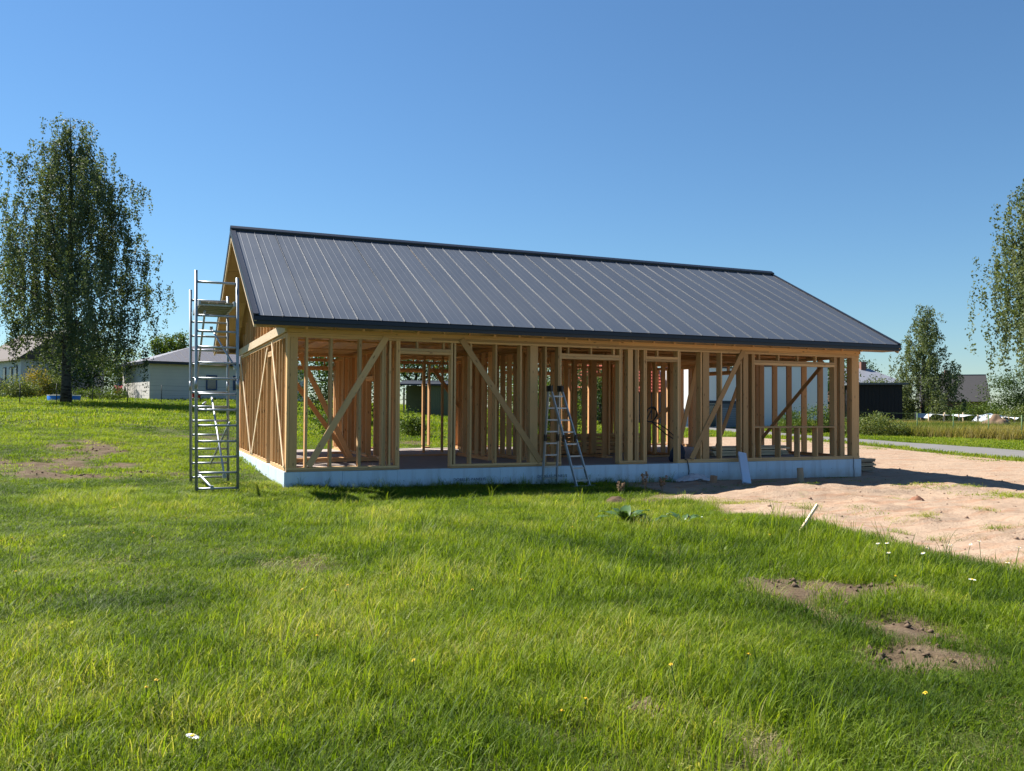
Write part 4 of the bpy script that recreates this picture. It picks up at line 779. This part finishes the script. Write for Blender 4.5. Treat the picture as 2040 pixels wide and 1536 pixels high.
for r0, r1, dens, half, kinds, sc in ((2.2, 8, 85, .80, 0, 1.), (8, 20, 52, .73, 0, 1.2), (20, 34, 22, .70, 1, 1.), (34, 62, 9, .68, 2, 1.), (62, 100, 2.4, .68, 2, 1.6)):
    x, y, r = sector(r0, r1, dens, half); _, _, g = masks(x, y)
    inside = (x > -.03) & (x < L+.03) & (y > -.03) & (y < W+.03); onroad = np.abs(x-road_x(y)) < RDW+.15
    keep = (rng.random(len(x)) < g*.93+.07*(x < 6.5)) & ~inside & ~onroad & ~((x > 8) & (g < .05)); x, y, r, g = x[keep], y[keep], r[keep], g[keep]
    n = len(x); big = fbm(x, y, 2.6, 31); mid = fbm(x, y, .8, 41); u = rng.random(n)
    right = np.clip((x+1.5)/4, 0, 1)*np.clip((-5-y)/4, 0, 1)      # longer grass on the near right
    long_ = np.clip((big-.47)*5+right*.8, 0, 1)*np.clip((19-r)/8, 0, 1)
    if kinds == 0:
        ix = np.select([u < .32, u < .62, u < .66+.22*long_, u < .84+.06*long_, u < .90, u < .91+.06*long_], [0, 1, 2, 3, 4, 5], 0); ix = np.where((u > .972-.08*np.clip((mid-.5)*6, 0, 1)), 8, ix); ix = np.where((rng.random(n) < .035+.09*np.clip((fbm(x, y, 1.4, 71)-.5)*5, 0, 1)), 9, ix)
        ix = np.where((ix == 4) & (mid < .52) & (rng.random(n) < .6), 0, ix)
    else: ix = np.full(n, 6 if kinds == 1 else 7)
    bare = np.clip(1-g, 0, 1); ix = np.where((bare > .3) & (rng.random(n) < .65) & (kinds == 0), 4, ix)
    tint = np.clip(.47+(big-.5)*1.0+(mid-.5)*1.1+rng.normal(0, .11 if kinds == 0 else .05, n)-.15*right+.10*np.clip((r-18)/20, 0, 1),   .02, .85 if kinds == 0 else .72); tint = np.where(bare > .35, np.clip(tint+.2, 0, 1), tint)
    s = sc*rng.uniform(.75, 1.25, n); sh = s*rng.uniform(.8, 1.2, n)*(.65+.8*np.clip((big-.35)*2.2+right*.35, 0, 1))*np.where(bare > .3, .55, 1.)
    dwall = np.hypot(np.maximum(np.maximum(-x, x-L), 0), np.maximum(np.maximum(-y, y-W), 0)); sh = np.where(dwall < 3, sh*.75, sh)
    parts.append((np.stack([x, y, ground_z(x, y)-.008], 1), np.stack([rng.normal(0, .07, n), rng.normal(0, .07, n), rng.uniform(0, 6.283, n)], 1), np.stack([s, s, sh], 1), ix, tint))
x = rng.uniform(.2, 9.5, 150); y = -rng.exponential(.22, 150)-.06; n = 150; s = rng.uniform(.6, 1.2, n)
parts.append((np.stack([x, y, ground_z(x, y)-.01], 1), np.stack([rng.normal(0, .1, n), rng.normal(0, .1, n), rng.uniform(0, 6.28, n)], 1), np.stack([s, s, s*1.1], 1), np.where(rng.random(n) < .5, 5, 2), rng.uniform(.2, .7, n)))
P_, R_, S_, I_, T__ = [np.concatenate(q) for q in zip(*parts)]
print('grass tufts', len(P_))
scatter('lawn_grass', KINDS, P_, R_, S_, I_, T__, 'uneven sunlit green lawn grass around the house', 'grass')
# ------------------------------------------------------------------ trees and shrubs
def barkmat(name, c0, c1):
    k = N(name); n = k.noise(k.coord('Object', (3, 3, 9)), 1.2, 4); n2 = k.noise(k.coord('Object', (14, 14, 3)), 1., 3)
    return k.bsdf(k.mix(k.ramp(n, [(.45, 0), (.62, 1)]), c0, c1), .9, normal=k.bump(n2, .5, .03), spec=.1)
M_BIRCH = barkmat('birch_bark', (.085, .08, .07), (.022, .019, .017)); M_BARK = barkmat('bark', (.075, .06, .045), (.03, .025, .02))
def foliage(name, c): return leafmat(name, c, .36, .6, .25, False, 1.15)
F_BIRCH = foliage('birch_leaf', [(0, (.042, .062, .036)), (.5, (.085, .116, .064)), (1, (.155, .190, .115))])
F_BIRCH2 = foliage('young_birch_leaf', [(0, (.055, .080, .034)), (.5, (.105, .138, .06)), (1, (.18, .205, .10))])
F_DEEP = foliage('deep_leaf', [(0, (.020, .042, .010)), (.5, (.045, .080, .016)), (1, (.09, .135, .028))])
F_MID = foliage('mid_leaf', [(0, (.035, .065, .012)), (.5, (.075, .120, .020)), (1, (.15, .19, .035))])
F_PALE = foliage('pale_leaf', [(0, (.05, .085, .02)), (.5, (.11, .15, .04)), (1, (.26, .27, .10))])
F_YEL = foliage('yellow_leaf', [(0, (.10, .11, .02)), (.5, (.24, .20, .03)), (1, (.42, .30, .05))])
def leaves(name, C, size, mat, parent, rng, hang=0., tint=None, asp=.62):
    n = len(C); d = rng.normal(size=(n, 3)); d[:, 2] -= hang*1.6; d /= np.linalg.norm(d, axis=1)[:, None]; q = rng.normal(size=(n, 3)); b = np.cross(d, q); b /= np.linalg.norm(b, axis=1)[:, None]+1e-9
    s = size*rng.uniform(.6, 1.35, n)[:, None]; V = np.stack([C-d*s*.5, C+b*s*asp*.5, C+d*s*.5, C-b*s*asp*.5], 1).reshape(-1, 3); F_ = np.arange(4*n).reshape(n, 4)
    o0 = np.array([V[:, 0].mean(), V[:, 1].mean(), V[:, 2].min()]); o = npmesh(name, V-o0, F_, mat, False); COL.objects.unlink(o); o.matrix_basis = Matrix.Translation(o0); del WM[o.name]; link(o, parent)
    t = rng.random(n)*.5+.25 if tint is None else tint; a = o.data.attributes.new('tint', 'FLOAT', 'POINT'); a.data.foreach_set('value', np.repeat(np.clip(t, 0, 1), 4).astype(np.float32)); return o
def birch(name, base, Ht, prof, n_leaf, size, label, seed, mat, tr=.26, group=None, lean=(0, 0), nbr=54, strand=1.9, first=.16, azmask=None, var=.28):
    rng = np.random.default_rng(seed); x0, y0, z0 = base; A = thing(name, base, label, 'tree', group); tm = MB()
    tp = [Vector((x0+lean[0]*t**1.5+.12*math.sin(t*5+seed)*t, y0+lean[1]*t**1.5+.1*math.cos(t*6+seed)*t, z0-.1+Ht*.97*t)) for t in np.linspace(0, 1, 14)]
    tm.tube(tp, [tr*(1.25 if i == 0 else 1)*(1-i/13.)**.8+.012 for i in range(14)], 9)
    pts = []; tn = []; hs = np.array([p[0] for p in prof]); rs = np.array([p[1] for p in prof])
    for k in range(nbr):
        h = first+(1-first-.02)*((k+.5)/nbr)**.9; az = k*2.39996+rng.normal(0, .25)
        if azmask is not None and not azmask(az): continue
        R = float(np.interp(h, hs, rs))*rng.uniform(1.12-var*1.1, 1.12); i = min(12, int(h*.86*13)); s = tp[i].lerp(tp[i+1], h*.86*13-i) if i < 13 else tp[13]
        if s.z > z0+h*Ht: s = s.copy()
        end = Vector((x0+lean[0]*h+math.cos(az)*R, y0+lean[1]*h+math.sin(az)*R, z0+h*Ht)); rise = .28*R
        path = [s, s.lerp(end, .35)+Vector((0, 0, rise*.5)), s.lerp(end, .7)+Vector((0, 0, rise*.75)), end]
        r0 = tr*.22*(1-h)+.014; tm.tube(path, [r0, r0*.7, r0*.45, r0*.15], 5, False)
        ns = int(5+R*4.2)
        for q in range(ns):                      # side shoots and hanging strands
            t = rng.uniform(.22, 1.)**.8; j = min(2, int(t*3)); p = path[j].lerp(path[j+1], t*3-j); off = Vector(rng.normal(0, .30+.20*R*.3, 3)); off.z = abs(off.z)*.5; p = p+off
            ln = strand*rng.uniform(.35, 1.15)*(.5+.5*min(1, R/3)); sway = Vector((rng.normal(0, .16), rng.normal(0, .16), 0)); m = max(5, int(ln*13)); shade = rng.normal(.5, .18)
            for u in np.linspace(0, 1, m): pts.append(p+sway*u-Vector((0, 0, ln*u*(.55+.45*u)))+Vector(rng.normal(0, .07, 3))); tn.append(shade+rng.normal(0, .12))
    tm.build('trunk', M_BIRCH, A, True)
    C = np.array([tuple(p) for p in pts]); tn = np.array(tn); keep = rng.permutation(len(C))
    rep = max(1, int(round(n_leaf/len(C)))); C = np.repeat(C, rep, 0)+rng.normal(0, .07, (len(C)*rep, 3)); tn = np.repeat(tn, rep)
    leaves('crown', C, size, mat, A, rng, .7, tn); return A
def clump(lobes, n, rng, per=34, spread=.30):
    L_ = np.array(lobes, float); w = (L_[:, 3]*L_[:, 4]+L_[:, 4]*L_[:, 5]+L_[:, 3]*L_[:, 5]); w /= w.sum(); nc = max(8, n//per); li = rng.choice(len(L_), nc, p=w); d = rng.normal(size=(nc, 3)); d /= np.linalg.norm(d, axis=1)[:, None]
    rr = rng.uniform(.45, 1.08, nc)**.55; c = L_[li, :3]+d*L_[li, 3:6]*rr[:, None]; sc = np.minimum(L_[li, 3:6].mean(1), 2.)*spread
    C = np.repeat(c, per, 0)+rng.normal(size=(nc*per, 3))*np.repeat(sc, per)[:, None]*np.array([1, 1, .7]); t = np.repeat(rng.normal(.5, .16, nc), per)+rng.normal(0, .14, nc*per); return C, t
def broad(name, base, lobes, n, size, label, seed, mat, tr=.16, group=None, cat='tree'):
    rng = np.random.default_rng(seed); x, y, z = base; A = thing(name, base, label, cat, group); r3 = Vector((RT[0], RT[1], 0)); f3 = Vector((FW[0], FW[1], 0)).normalized()
    LW = []
    for (u, v, w, a, b, c) in lobes: p = Vector((x, y, z))+r3*u+f3*v+Vector((0, 0, w)); LW.append((p.x, p.y, p.z, a, b, c))
    tm = MB(); top = max(l[2] for l in LW); j = Vector((x, y, z+(top-z)*.45)); tm.tube([(x, y, z-.1), (x+.05, y, (z+j.z)/2), j], [tr*1.2, tr, tr*.8], 8)
    for l in LW: q = Vector(l[:3]); tm.tube([j, j.lerp(q, .5)+Vector((0, 0, .15)), q], [tr*.6, tr*.4, tr*.12], 5, False)
    tm.build('trunk' if cat == 'tree' else 'stems', M_BARK, A, True)
    C, t = clump(LW, n, rng); C[:, 2] = np.maximum(C[:, 2], z+.03); leaves('crown' if cat == 'tree' else 'foliage', C, size, mat, A, rng, .2, t); return A
birch('birch_tree', spot(131, 49.5), 17.2, [(0, 1.5), (.14, 3.8), (.2, 4.6), (.27, 5.0), (.35, 5.6), (.45, 4.9), (.55, 4.3), (.65, 4.1), (.76, 3.7), (.82, 2.9), (.87, 1.7), (.93, 1.15), (1, .3)], 100000, .132, 'tall drooping birch with dark trunk standing on the left lawn', 5, F_BIRCH, .27, nbr=62, strand=2.4, first=.17, var=.5)
birch('young_birch_tree', spot(1838, 77), 11.3, [(0, 1.6), (.1, 2.6), (.25, 3.0), (.4, 2.6), (.55, 2.1), (.7, 1.6), (.85, 1.0), (1, .25)], 27000, .155, 'slender pale green birch right of the house beyond the road', 9, F_BIRCH2, .16, None, (.4, -.1), 46, 1.5, .08)
birch('birch_tree', spot(2160, 40), 15.2, [(0, 1.), (.12, 2.0), (.3, 3.0), (.45, 3.6), (.62, 4.2), (.72, 3.6), (.86, 2.4), (1, .3)], 85000, .13, 'birch cut off by the right edge with long hanging branches', 12, F_BIRCH2, .24, None, (-.3, 0), 56, 2.6, .36)
G1 = 'trees and shrubs behind the house'
broad('apple_tree', spot(672, 41), [(-1.0, 0, 2.0, 1.3, 1.2, 1.5), (.6, .3, 2.4, 1.5, 1.3, 1.7), (0, 0, 3.6, 1.3, 1.2, 1.2), (1.4, .2, 1.3, 1.1, 1., 1.2), (-.7, .2, .9, 1., .9, .9)], 11000, .12, 'bushy dark green tree seen through the left room', 21, F_DEEP, .12, G1)
broad('leafy_tree', spot(826, 57), [(-1.6, 0, 3.0, 1.8, 1.6, 1.9), (.4, 0, 4.2, 2.0, 1.8, 1.9), (1.9, .6, 2.9, 1.6, 1.5, 1.5)], 9000, .15, 'dark leafy tree behind the olive shed', 22, F_DEEP, .2, G1)
broad('leafy_tree', spot(930, 56), [(-.8, 0, 3.4, 1.7, 1.6, 1.6), (.8, .3, 4.0, 1.8, 1.6, 1.6), (.3, 0, 1.6, 1.5, 1.4, 1.4)], 8000, .15, 'pale leafy tree right of the olive shed', 23, F_PALE, .2, G1)
broad('bramble_bush', spot(1050, 38), [(-1.2, 0, .8, 1.1, .9, .9), (.2, .2, 1.0, 1.2, 1., 1.0), (1.4, 0, .8, 1.1, .9, .8), (.4, .8, 1.9, 1.2, 1., .8)], 9000, .10, 'bright sunlit bramble bush behind the lumber stack', 24, F_MID, .05, G1, 'shrub')
broad('leafy_tree', spot(1075, 52), [(-1.4, 0, 2.6, 1.6, 1.5, 1.6), (.6, .3, 3.3, 1.8, 1.6, 1.8), (2.0, 0, 2.5, 1.5, 1.3, 1.5)], 9000, .14, 'grey green tree above the bramble bush', 25, F_BIRCH2, .18, G1)
broad('leafy_tree', spot(1195, 54), [(0, 0, 1.6, 1.3, 1.1, 1.4), (.5, 0, 2.6, .9, .8, .8)], 5000, .13, 'small dark tree in front of the red roofed house', 26, F_DEEP, .1, G1)
broad('garden_bush', spot(660, 33), [(0, 0, .5, .55, .5, .5), (.6, 0, .4, .45, .4, .4)], 2500, .08, 'low round bush on the lawn behind the left room', 27, F_DEEP, .03, G1, 'shrub')
broad('garden_bush', spot(812, 36), [(0, 0, .5, .5, .45, .55), (.35, 0, .3, .4, .35, .35)], 2200, .08, 'small bush in front of the olive shed lean-to', 28, F_MID, .03, G1, 'shrub')
G2 = 'trees and shrubs behind the birch'
for px, D, lob, n, sz, lab, mt, tr, nm, ct in (
    (30, 58, [(0, 0, .7, 1.0, .8, .75), (.6, 0, .5, .8, .6, .6)], 4500, .10, 'round pale flowering bush before the whitewashed house', F_PALE, .05, 'flowering_bush', 'shrub'),
    (72, 60, [(0, 0, 1.0, .7, .6, 1.1)], 3000, .10, 'golden yellow shrub between the pale bushes', F_YEL, .05, 'yellow_shrub', 'shrub'),
    (96, 61, [(0, 0, .9, .8, .7, .9), (.7, 0, .7, .6, .6, .7)], 4000, .10, 'cream tinted shrub left of the birch trunk', F_PALE, .05, 'flowering_bush', 'shrub'),
    (60, 70, [(-1.5, 0, 2.4, 1.6, 1.5, 1.7), (1.0, 0, 2.9, 1.8, 1.5, 1.9)], 7000, .15, 'tree filling the gap right of the whitewashed house', F_MID, .15, 'leafy_tree', 'tree'),
    (178, 64, [(-1.4, 0, 1.9, 1.6, 1.4, 1.7), (1., 0, 1.7, 1.6, 1.4, 1.5), (0, 0, 3.1, 1.4, 1.2, 1.2)], 8000, .14, 'dark garden tree between the birch and the grey bungalow', F_DEEP, .15, 'leafy_tree', 'tree'),
    (115, 67, [(-.6, 0, 2.0, 1.7, 1.4, 1.9), (1.2, 0, 2.6, 1.5, 1.3, 1.6)], 7000, .14, 'tree behind the birch trunk', F_DEEP, .15, 'leafy_tree', 'tree'),
    (198, 58, [(-1.0, 0, .35, .8, .5, .4), (0, 0, .38, .8, .5, .42), (1.0, 0, .35, .8, .5, .4)], 4000, .09, 'low clipped hedge left of the grey bungalow', F_MID, .03, 'hedge', 'shrub'),
    (338, 92, [(-.9, 0, 6.0, 1.1, 1., 1.1), (.8, 0, 6.1, 1.0, .9, .9), (0, 0, 5.0, 1.5, 1.3, 1.0)], 4500, .22, 'tree top showing above the roof of the grey bungalow', F_MID, .2, 'leafy_tree', 'tree'),
    (246, 86, [(0, 0, 3.6, 1.6, 1.4, 1.4), (-.8, 0, 2.2, 1.5, 1.3, 1.4)], 4000, .2, 'yellow green tree behind the left corner of the bungalow roof', F_PALE, .15, 'leafy_tree', 'tree')):
    broad(nm, spot(px, D), lob, n, sz, lab, int(px*7+D), mt, tr, G2, ct)
G3 = 'trees and shrubs across the road'
for px, D, lob, n, sz, lab, mt, tr, nm, ct in (
    (1545, 86, [(-2.2, 0, 4.2, 2.1, 1.8, 1.7), (.5, 0, 4.6, 2.2, 1.8, 1.7), (2.8, 0, 4.0, 1.9, 1.7, 1.6)], 7000, .2, 'row of leafy crowns above the white flat roofed house', F_MID, .2, 'leafy_tree', 'tree'),
    (1655, 78, [(-.8, 0, 2.6, 1.6, 1.4, 1.9), (.5, 0, 4.3, 1.5, 1.3, 1.3)], 6000, .17, 'dark tree between the white house and the brick barn', F_DEEP, .15, 'leafy_tree', 'tree'),
    (1706, 96, [(0, 0, 5.3, 1.9, 1.6, 1.9), (.6, 0, 3.5, 2., 1.7, 1.9)], 6000, .2, 'tall tree just right of the house corner behind the barn', F_DEEP, .2, 'leafy_tree', 'tree'),
    (1748, 77, [(0, 0, 3.3, 1.5, 1.2, 1.1), (-1., 0, 2.9, 1.1, 1., 1.)], 5000, .14, 'blossoming grey green tree above the black shed', F_BIRCH2, .12, 'leafy_tree', 'tree'),
    (1625, 57, [(-1.5, 0, .7, .9, .7, .7), (0, 0, .9, 1.0, .8, .9), (1.3, 0, .7, .9, .7, .7)], 5000, .11, 'roadside nettle bush seen through the wide window opening', F_MID, .03, 'roadside_bush', 'shrub'),
    (1735, 55, [(-.9, 0, .6, .9, .7, .65), (.4, 0, .7, .9, .7, .7), (1.6, 0, .5, .8, .6, .5)], 5500, .10, 'bright leafy weeds beside the first green fence post', F_PALE, .03, 'roadside_bush', 'shrub'),
    (1905, 99, [(-3., 0, .9, 1.7, 1.3, .95), (-.8, 0, .8, 1.7, 1.3, .9), (1.6, 0, 1.2, 1.8, 1.3, 1.1), (3.8, 0, 1.2, 1.7, 1.3, 1.1)], 9000, .18, 'orchard hedge in front of the slate roofed house', F_MID, .08, 'orchard_hedge', 'shrub'),
    (2022, 104, [(-1.5, 0, 3.0, 2.4, 2., 2.6), (1.4, 0, 4.4, 2.6, 2.2, 2.4), (3.8, 0, 3.2, 2.4, 2., 2.6), (.4, 0, 1.7, 2.6, 2., 1.6)], 12000, .2, 'large round dark green tree at the right edge', F_DEEP, .25, 'leafy_tree', 'tree'),
    (2010, 84, [(0, 0, .8, 1.3, 1., .9), (1.8, 0, 1.0, 1.3, 1., 1.)], 4000, .15, 'yellow green bush below the large round tree', F_PALE, .04, 'roadside_bush', 'shrub'),
    (1795, 81, [(0, 0, 1.2, 1.3, 1., 1.3), (-1.3, 0, .9, .9, .8, .9)], 4500, .14, 'reddish weeds and bush right of the black shed', F_PALE, .05, 'roadside_bush', 'shrub'),
    (1460, 98, [(-2, 0, 4.0, 2.2, 1.8, 2.), (1, 0, 4.6, 2.2, 1.8, 2.)], 5000, .22, 'distant tree left of the white flat roofed house', F_DEEP, .2, 'leafy_tree', 'tree')):
    broad(nm, spot(px, D), lob, n, sz, lab, int(px*3+D), mt, tr, G3, ct)
# tall meadow across the road
M_MEAD = leafmat('meadow_blade', [(0, (.06, .10, .016)), (.4, (.12, .165, .032)), (.7, (.20, .20, .055)), (1, (.29, .235, .095))], .4, .7, .1)
MK = [tuft('meadow_a', 60, .45, .5, .95, .022, .5, 31, M_MEAD, 3), tuft('meadow_b', 50, .5, .35, .75, .028, .6, 32, M_MEAD, 3)]
rg = np.random.default_rng(3); n = 9000; px = rg.uniform(1560, 2160, n); D_ = rg.uniform(50, 72, n); d0 = FW[None, :2]+R2[None, :2]*((px-1020)/FOC)[:, None]; xy = CAM[None, :2]+d0*D_[:, None]
lim = np.interp(px, [1560, 1750, 2035, 2160], [58.5, 56.2, 49.2, 47.2]); k = D_ > lim; xy = xy[k]; n = len(xy); ml = fbm(xy[:, 0], xy[:, 1], 6., 51)
zz = ground_z(xy[:, 0], xy[:, 1]); s = rg.uniform(.75, 1.2, n)
scatter('tall_meadow_grass', MK, np.c_[xy, zz-.02], np.stack([rg.normal(0, .06, n), rg.normal(0, .06, n), rg.uniform(0, 6.28, n)], 1), np.stack([s, s, s], 1), rg.integers(0, 2, n), np.clip(.5+(ml-.5)*2.2+rg.normal(0, .15, n), 0, 1), 'tall yellowing meadow grass behind the wire fence', 'grass')
# ------------------------------------------------------------------ broad-leaved weeds and flowers near the sand
M_DOCK = leafmat('dock_leaf', [(0, (.045, .10, .03)), (1, (.10, .17, .06))], .25, .35, .5, False)
def weed(x, y, n, h, seed, label):
    rng = np.random.default_rng(seed); z = gz(x, y); A = thing('dock_plant', (x, y, z), label, 'plant', 'dock plants in the grass')
    for i in range(n):
        a = rng.uniform(0, 6.28); l = h*rng.uniform(.7, 1.2); w = l*.30; e = rng.uniform(.5, 1.15); V = []; dx, dy = math.cos(a), math.sin(a)
        for t in np.linspace(0, 1, 7):
            r = l*t*math.cos(e)*(1+.2*t); hh = l*(t*math.sin(e)-.35*t*t); ww = w*math.sin(math.pi*min(1, t*.92+.08))**.7*.5; wav = .015*math.sin(t*14+i)
            for s in (-1, 0, 1): V.append((x+dx*r-dy*ww*s, y+dy*r+dx*ww*s, z+.02+hh+abs(s)*ww*.35+wav*s))
        m = MB(); m.add(V, [(3*k+j, 3*k+j+1, 3*k+4+j, 3*k+3+j) for k in range(6) for j in (0, 1)]); o = m.build('leaf', M_DOCK, A, True); at = o.data.attributes.new('tint', 'FLOAT', 'POINT'); at.data.foreach_set('value', np.full(len(V), rng.random(), np.float32))
weed(4.0, -7.05, 14, .46, 1, 'largest broad leaved dock plant in the grass, left of two others'); weed(4.28, -7.3, 8, .36, 2, 'middle dock plant between two other dock plants'); weed(4.72, -7.5, 8, .36, 3, 'dock plant nearest the sand, right of two others')
M_PET = plain('white_petal', (.85, .85, .82), .6); M_YEL = plain('yellow_floret', (.75, .50, .03), .6); M_STEM = plain('stem_green', (.07, .13, .03), .6)
def flower(x, y, h, r, white, label, group):
    z = gz(x, y); A = thing('daisy' if white else 'buttercup', (x, y, z), label, 'flower', group); rng = random.Random(int(x*97+y*31)); tx, ty = x+rng.uniform(-.04, .04), y+rng.uniform(-.04, .04)
    MB().tube([(x, y, z), ((x+tx)/2, (y+ty)/2, z+h*.6), (tx, ty, z+h)], .003, 5).build('stem', M_STEM, A); m = MB(); n = 12 if white else 5; til = rng.uniform(-.3, .3)
    for i in range(n):
        a = 6.283*i/n; c, s = math.cos(a), math.sin(a); w = r*.26 if white else r*.5
        m.add([(tx, ty, z+h), (tx+c*r*.6-s*w, ty+s*r*.6+c*w, z+h+til*c*r+.004), (tx+c*r, ty+s*r, z+h+til*c*r*1.5), (tx+c*r*.6+s*w, ty+s*r*.6-c*w, z+h+til*c*r+.004)], [(0, 1, 2, 3)])
    m.build('petals', M_PET if white else M_YEL, A); MB().tube([(tx, ty, z+h), (tx, ty, z+h+.008)], r*.3, 8).build('flower_head', M_YEL, A)
rr = random.Random(5)
for i in range(13): flower(5.2+rr.uniform(-.75, .9), -12.0+rr.uniform(-.9, 1.0), rr.uniform(.2, .32), .024, True, 'small white daisy in the daisy patch at the right of the lawn', 'daisies at the right of the lawn')
flower(-2.48, -13.95, .10, .034, True, 'single large white daisy low in the left foreground', None); flower(4.15, -12.85, .26, .035, True, 'single white daisy right of the bare earth patch', None)
for i in range(26):
    a = YAW+rr.uniform(-.55, .5); d = rr.uniform(4.6, 13); x, y = CAM[0]+d*math.sin(a), CAM[1]+d*math.cos(a)
    if seg_dist(np.array([x]), np.array([y]), SANDP)[0] < -.4: flower(x, y, rr.uniform(.10, .22), .014, False, 'tiny yellow buttercup scattered in the lawn', 'buttercups scattered in the lawn')
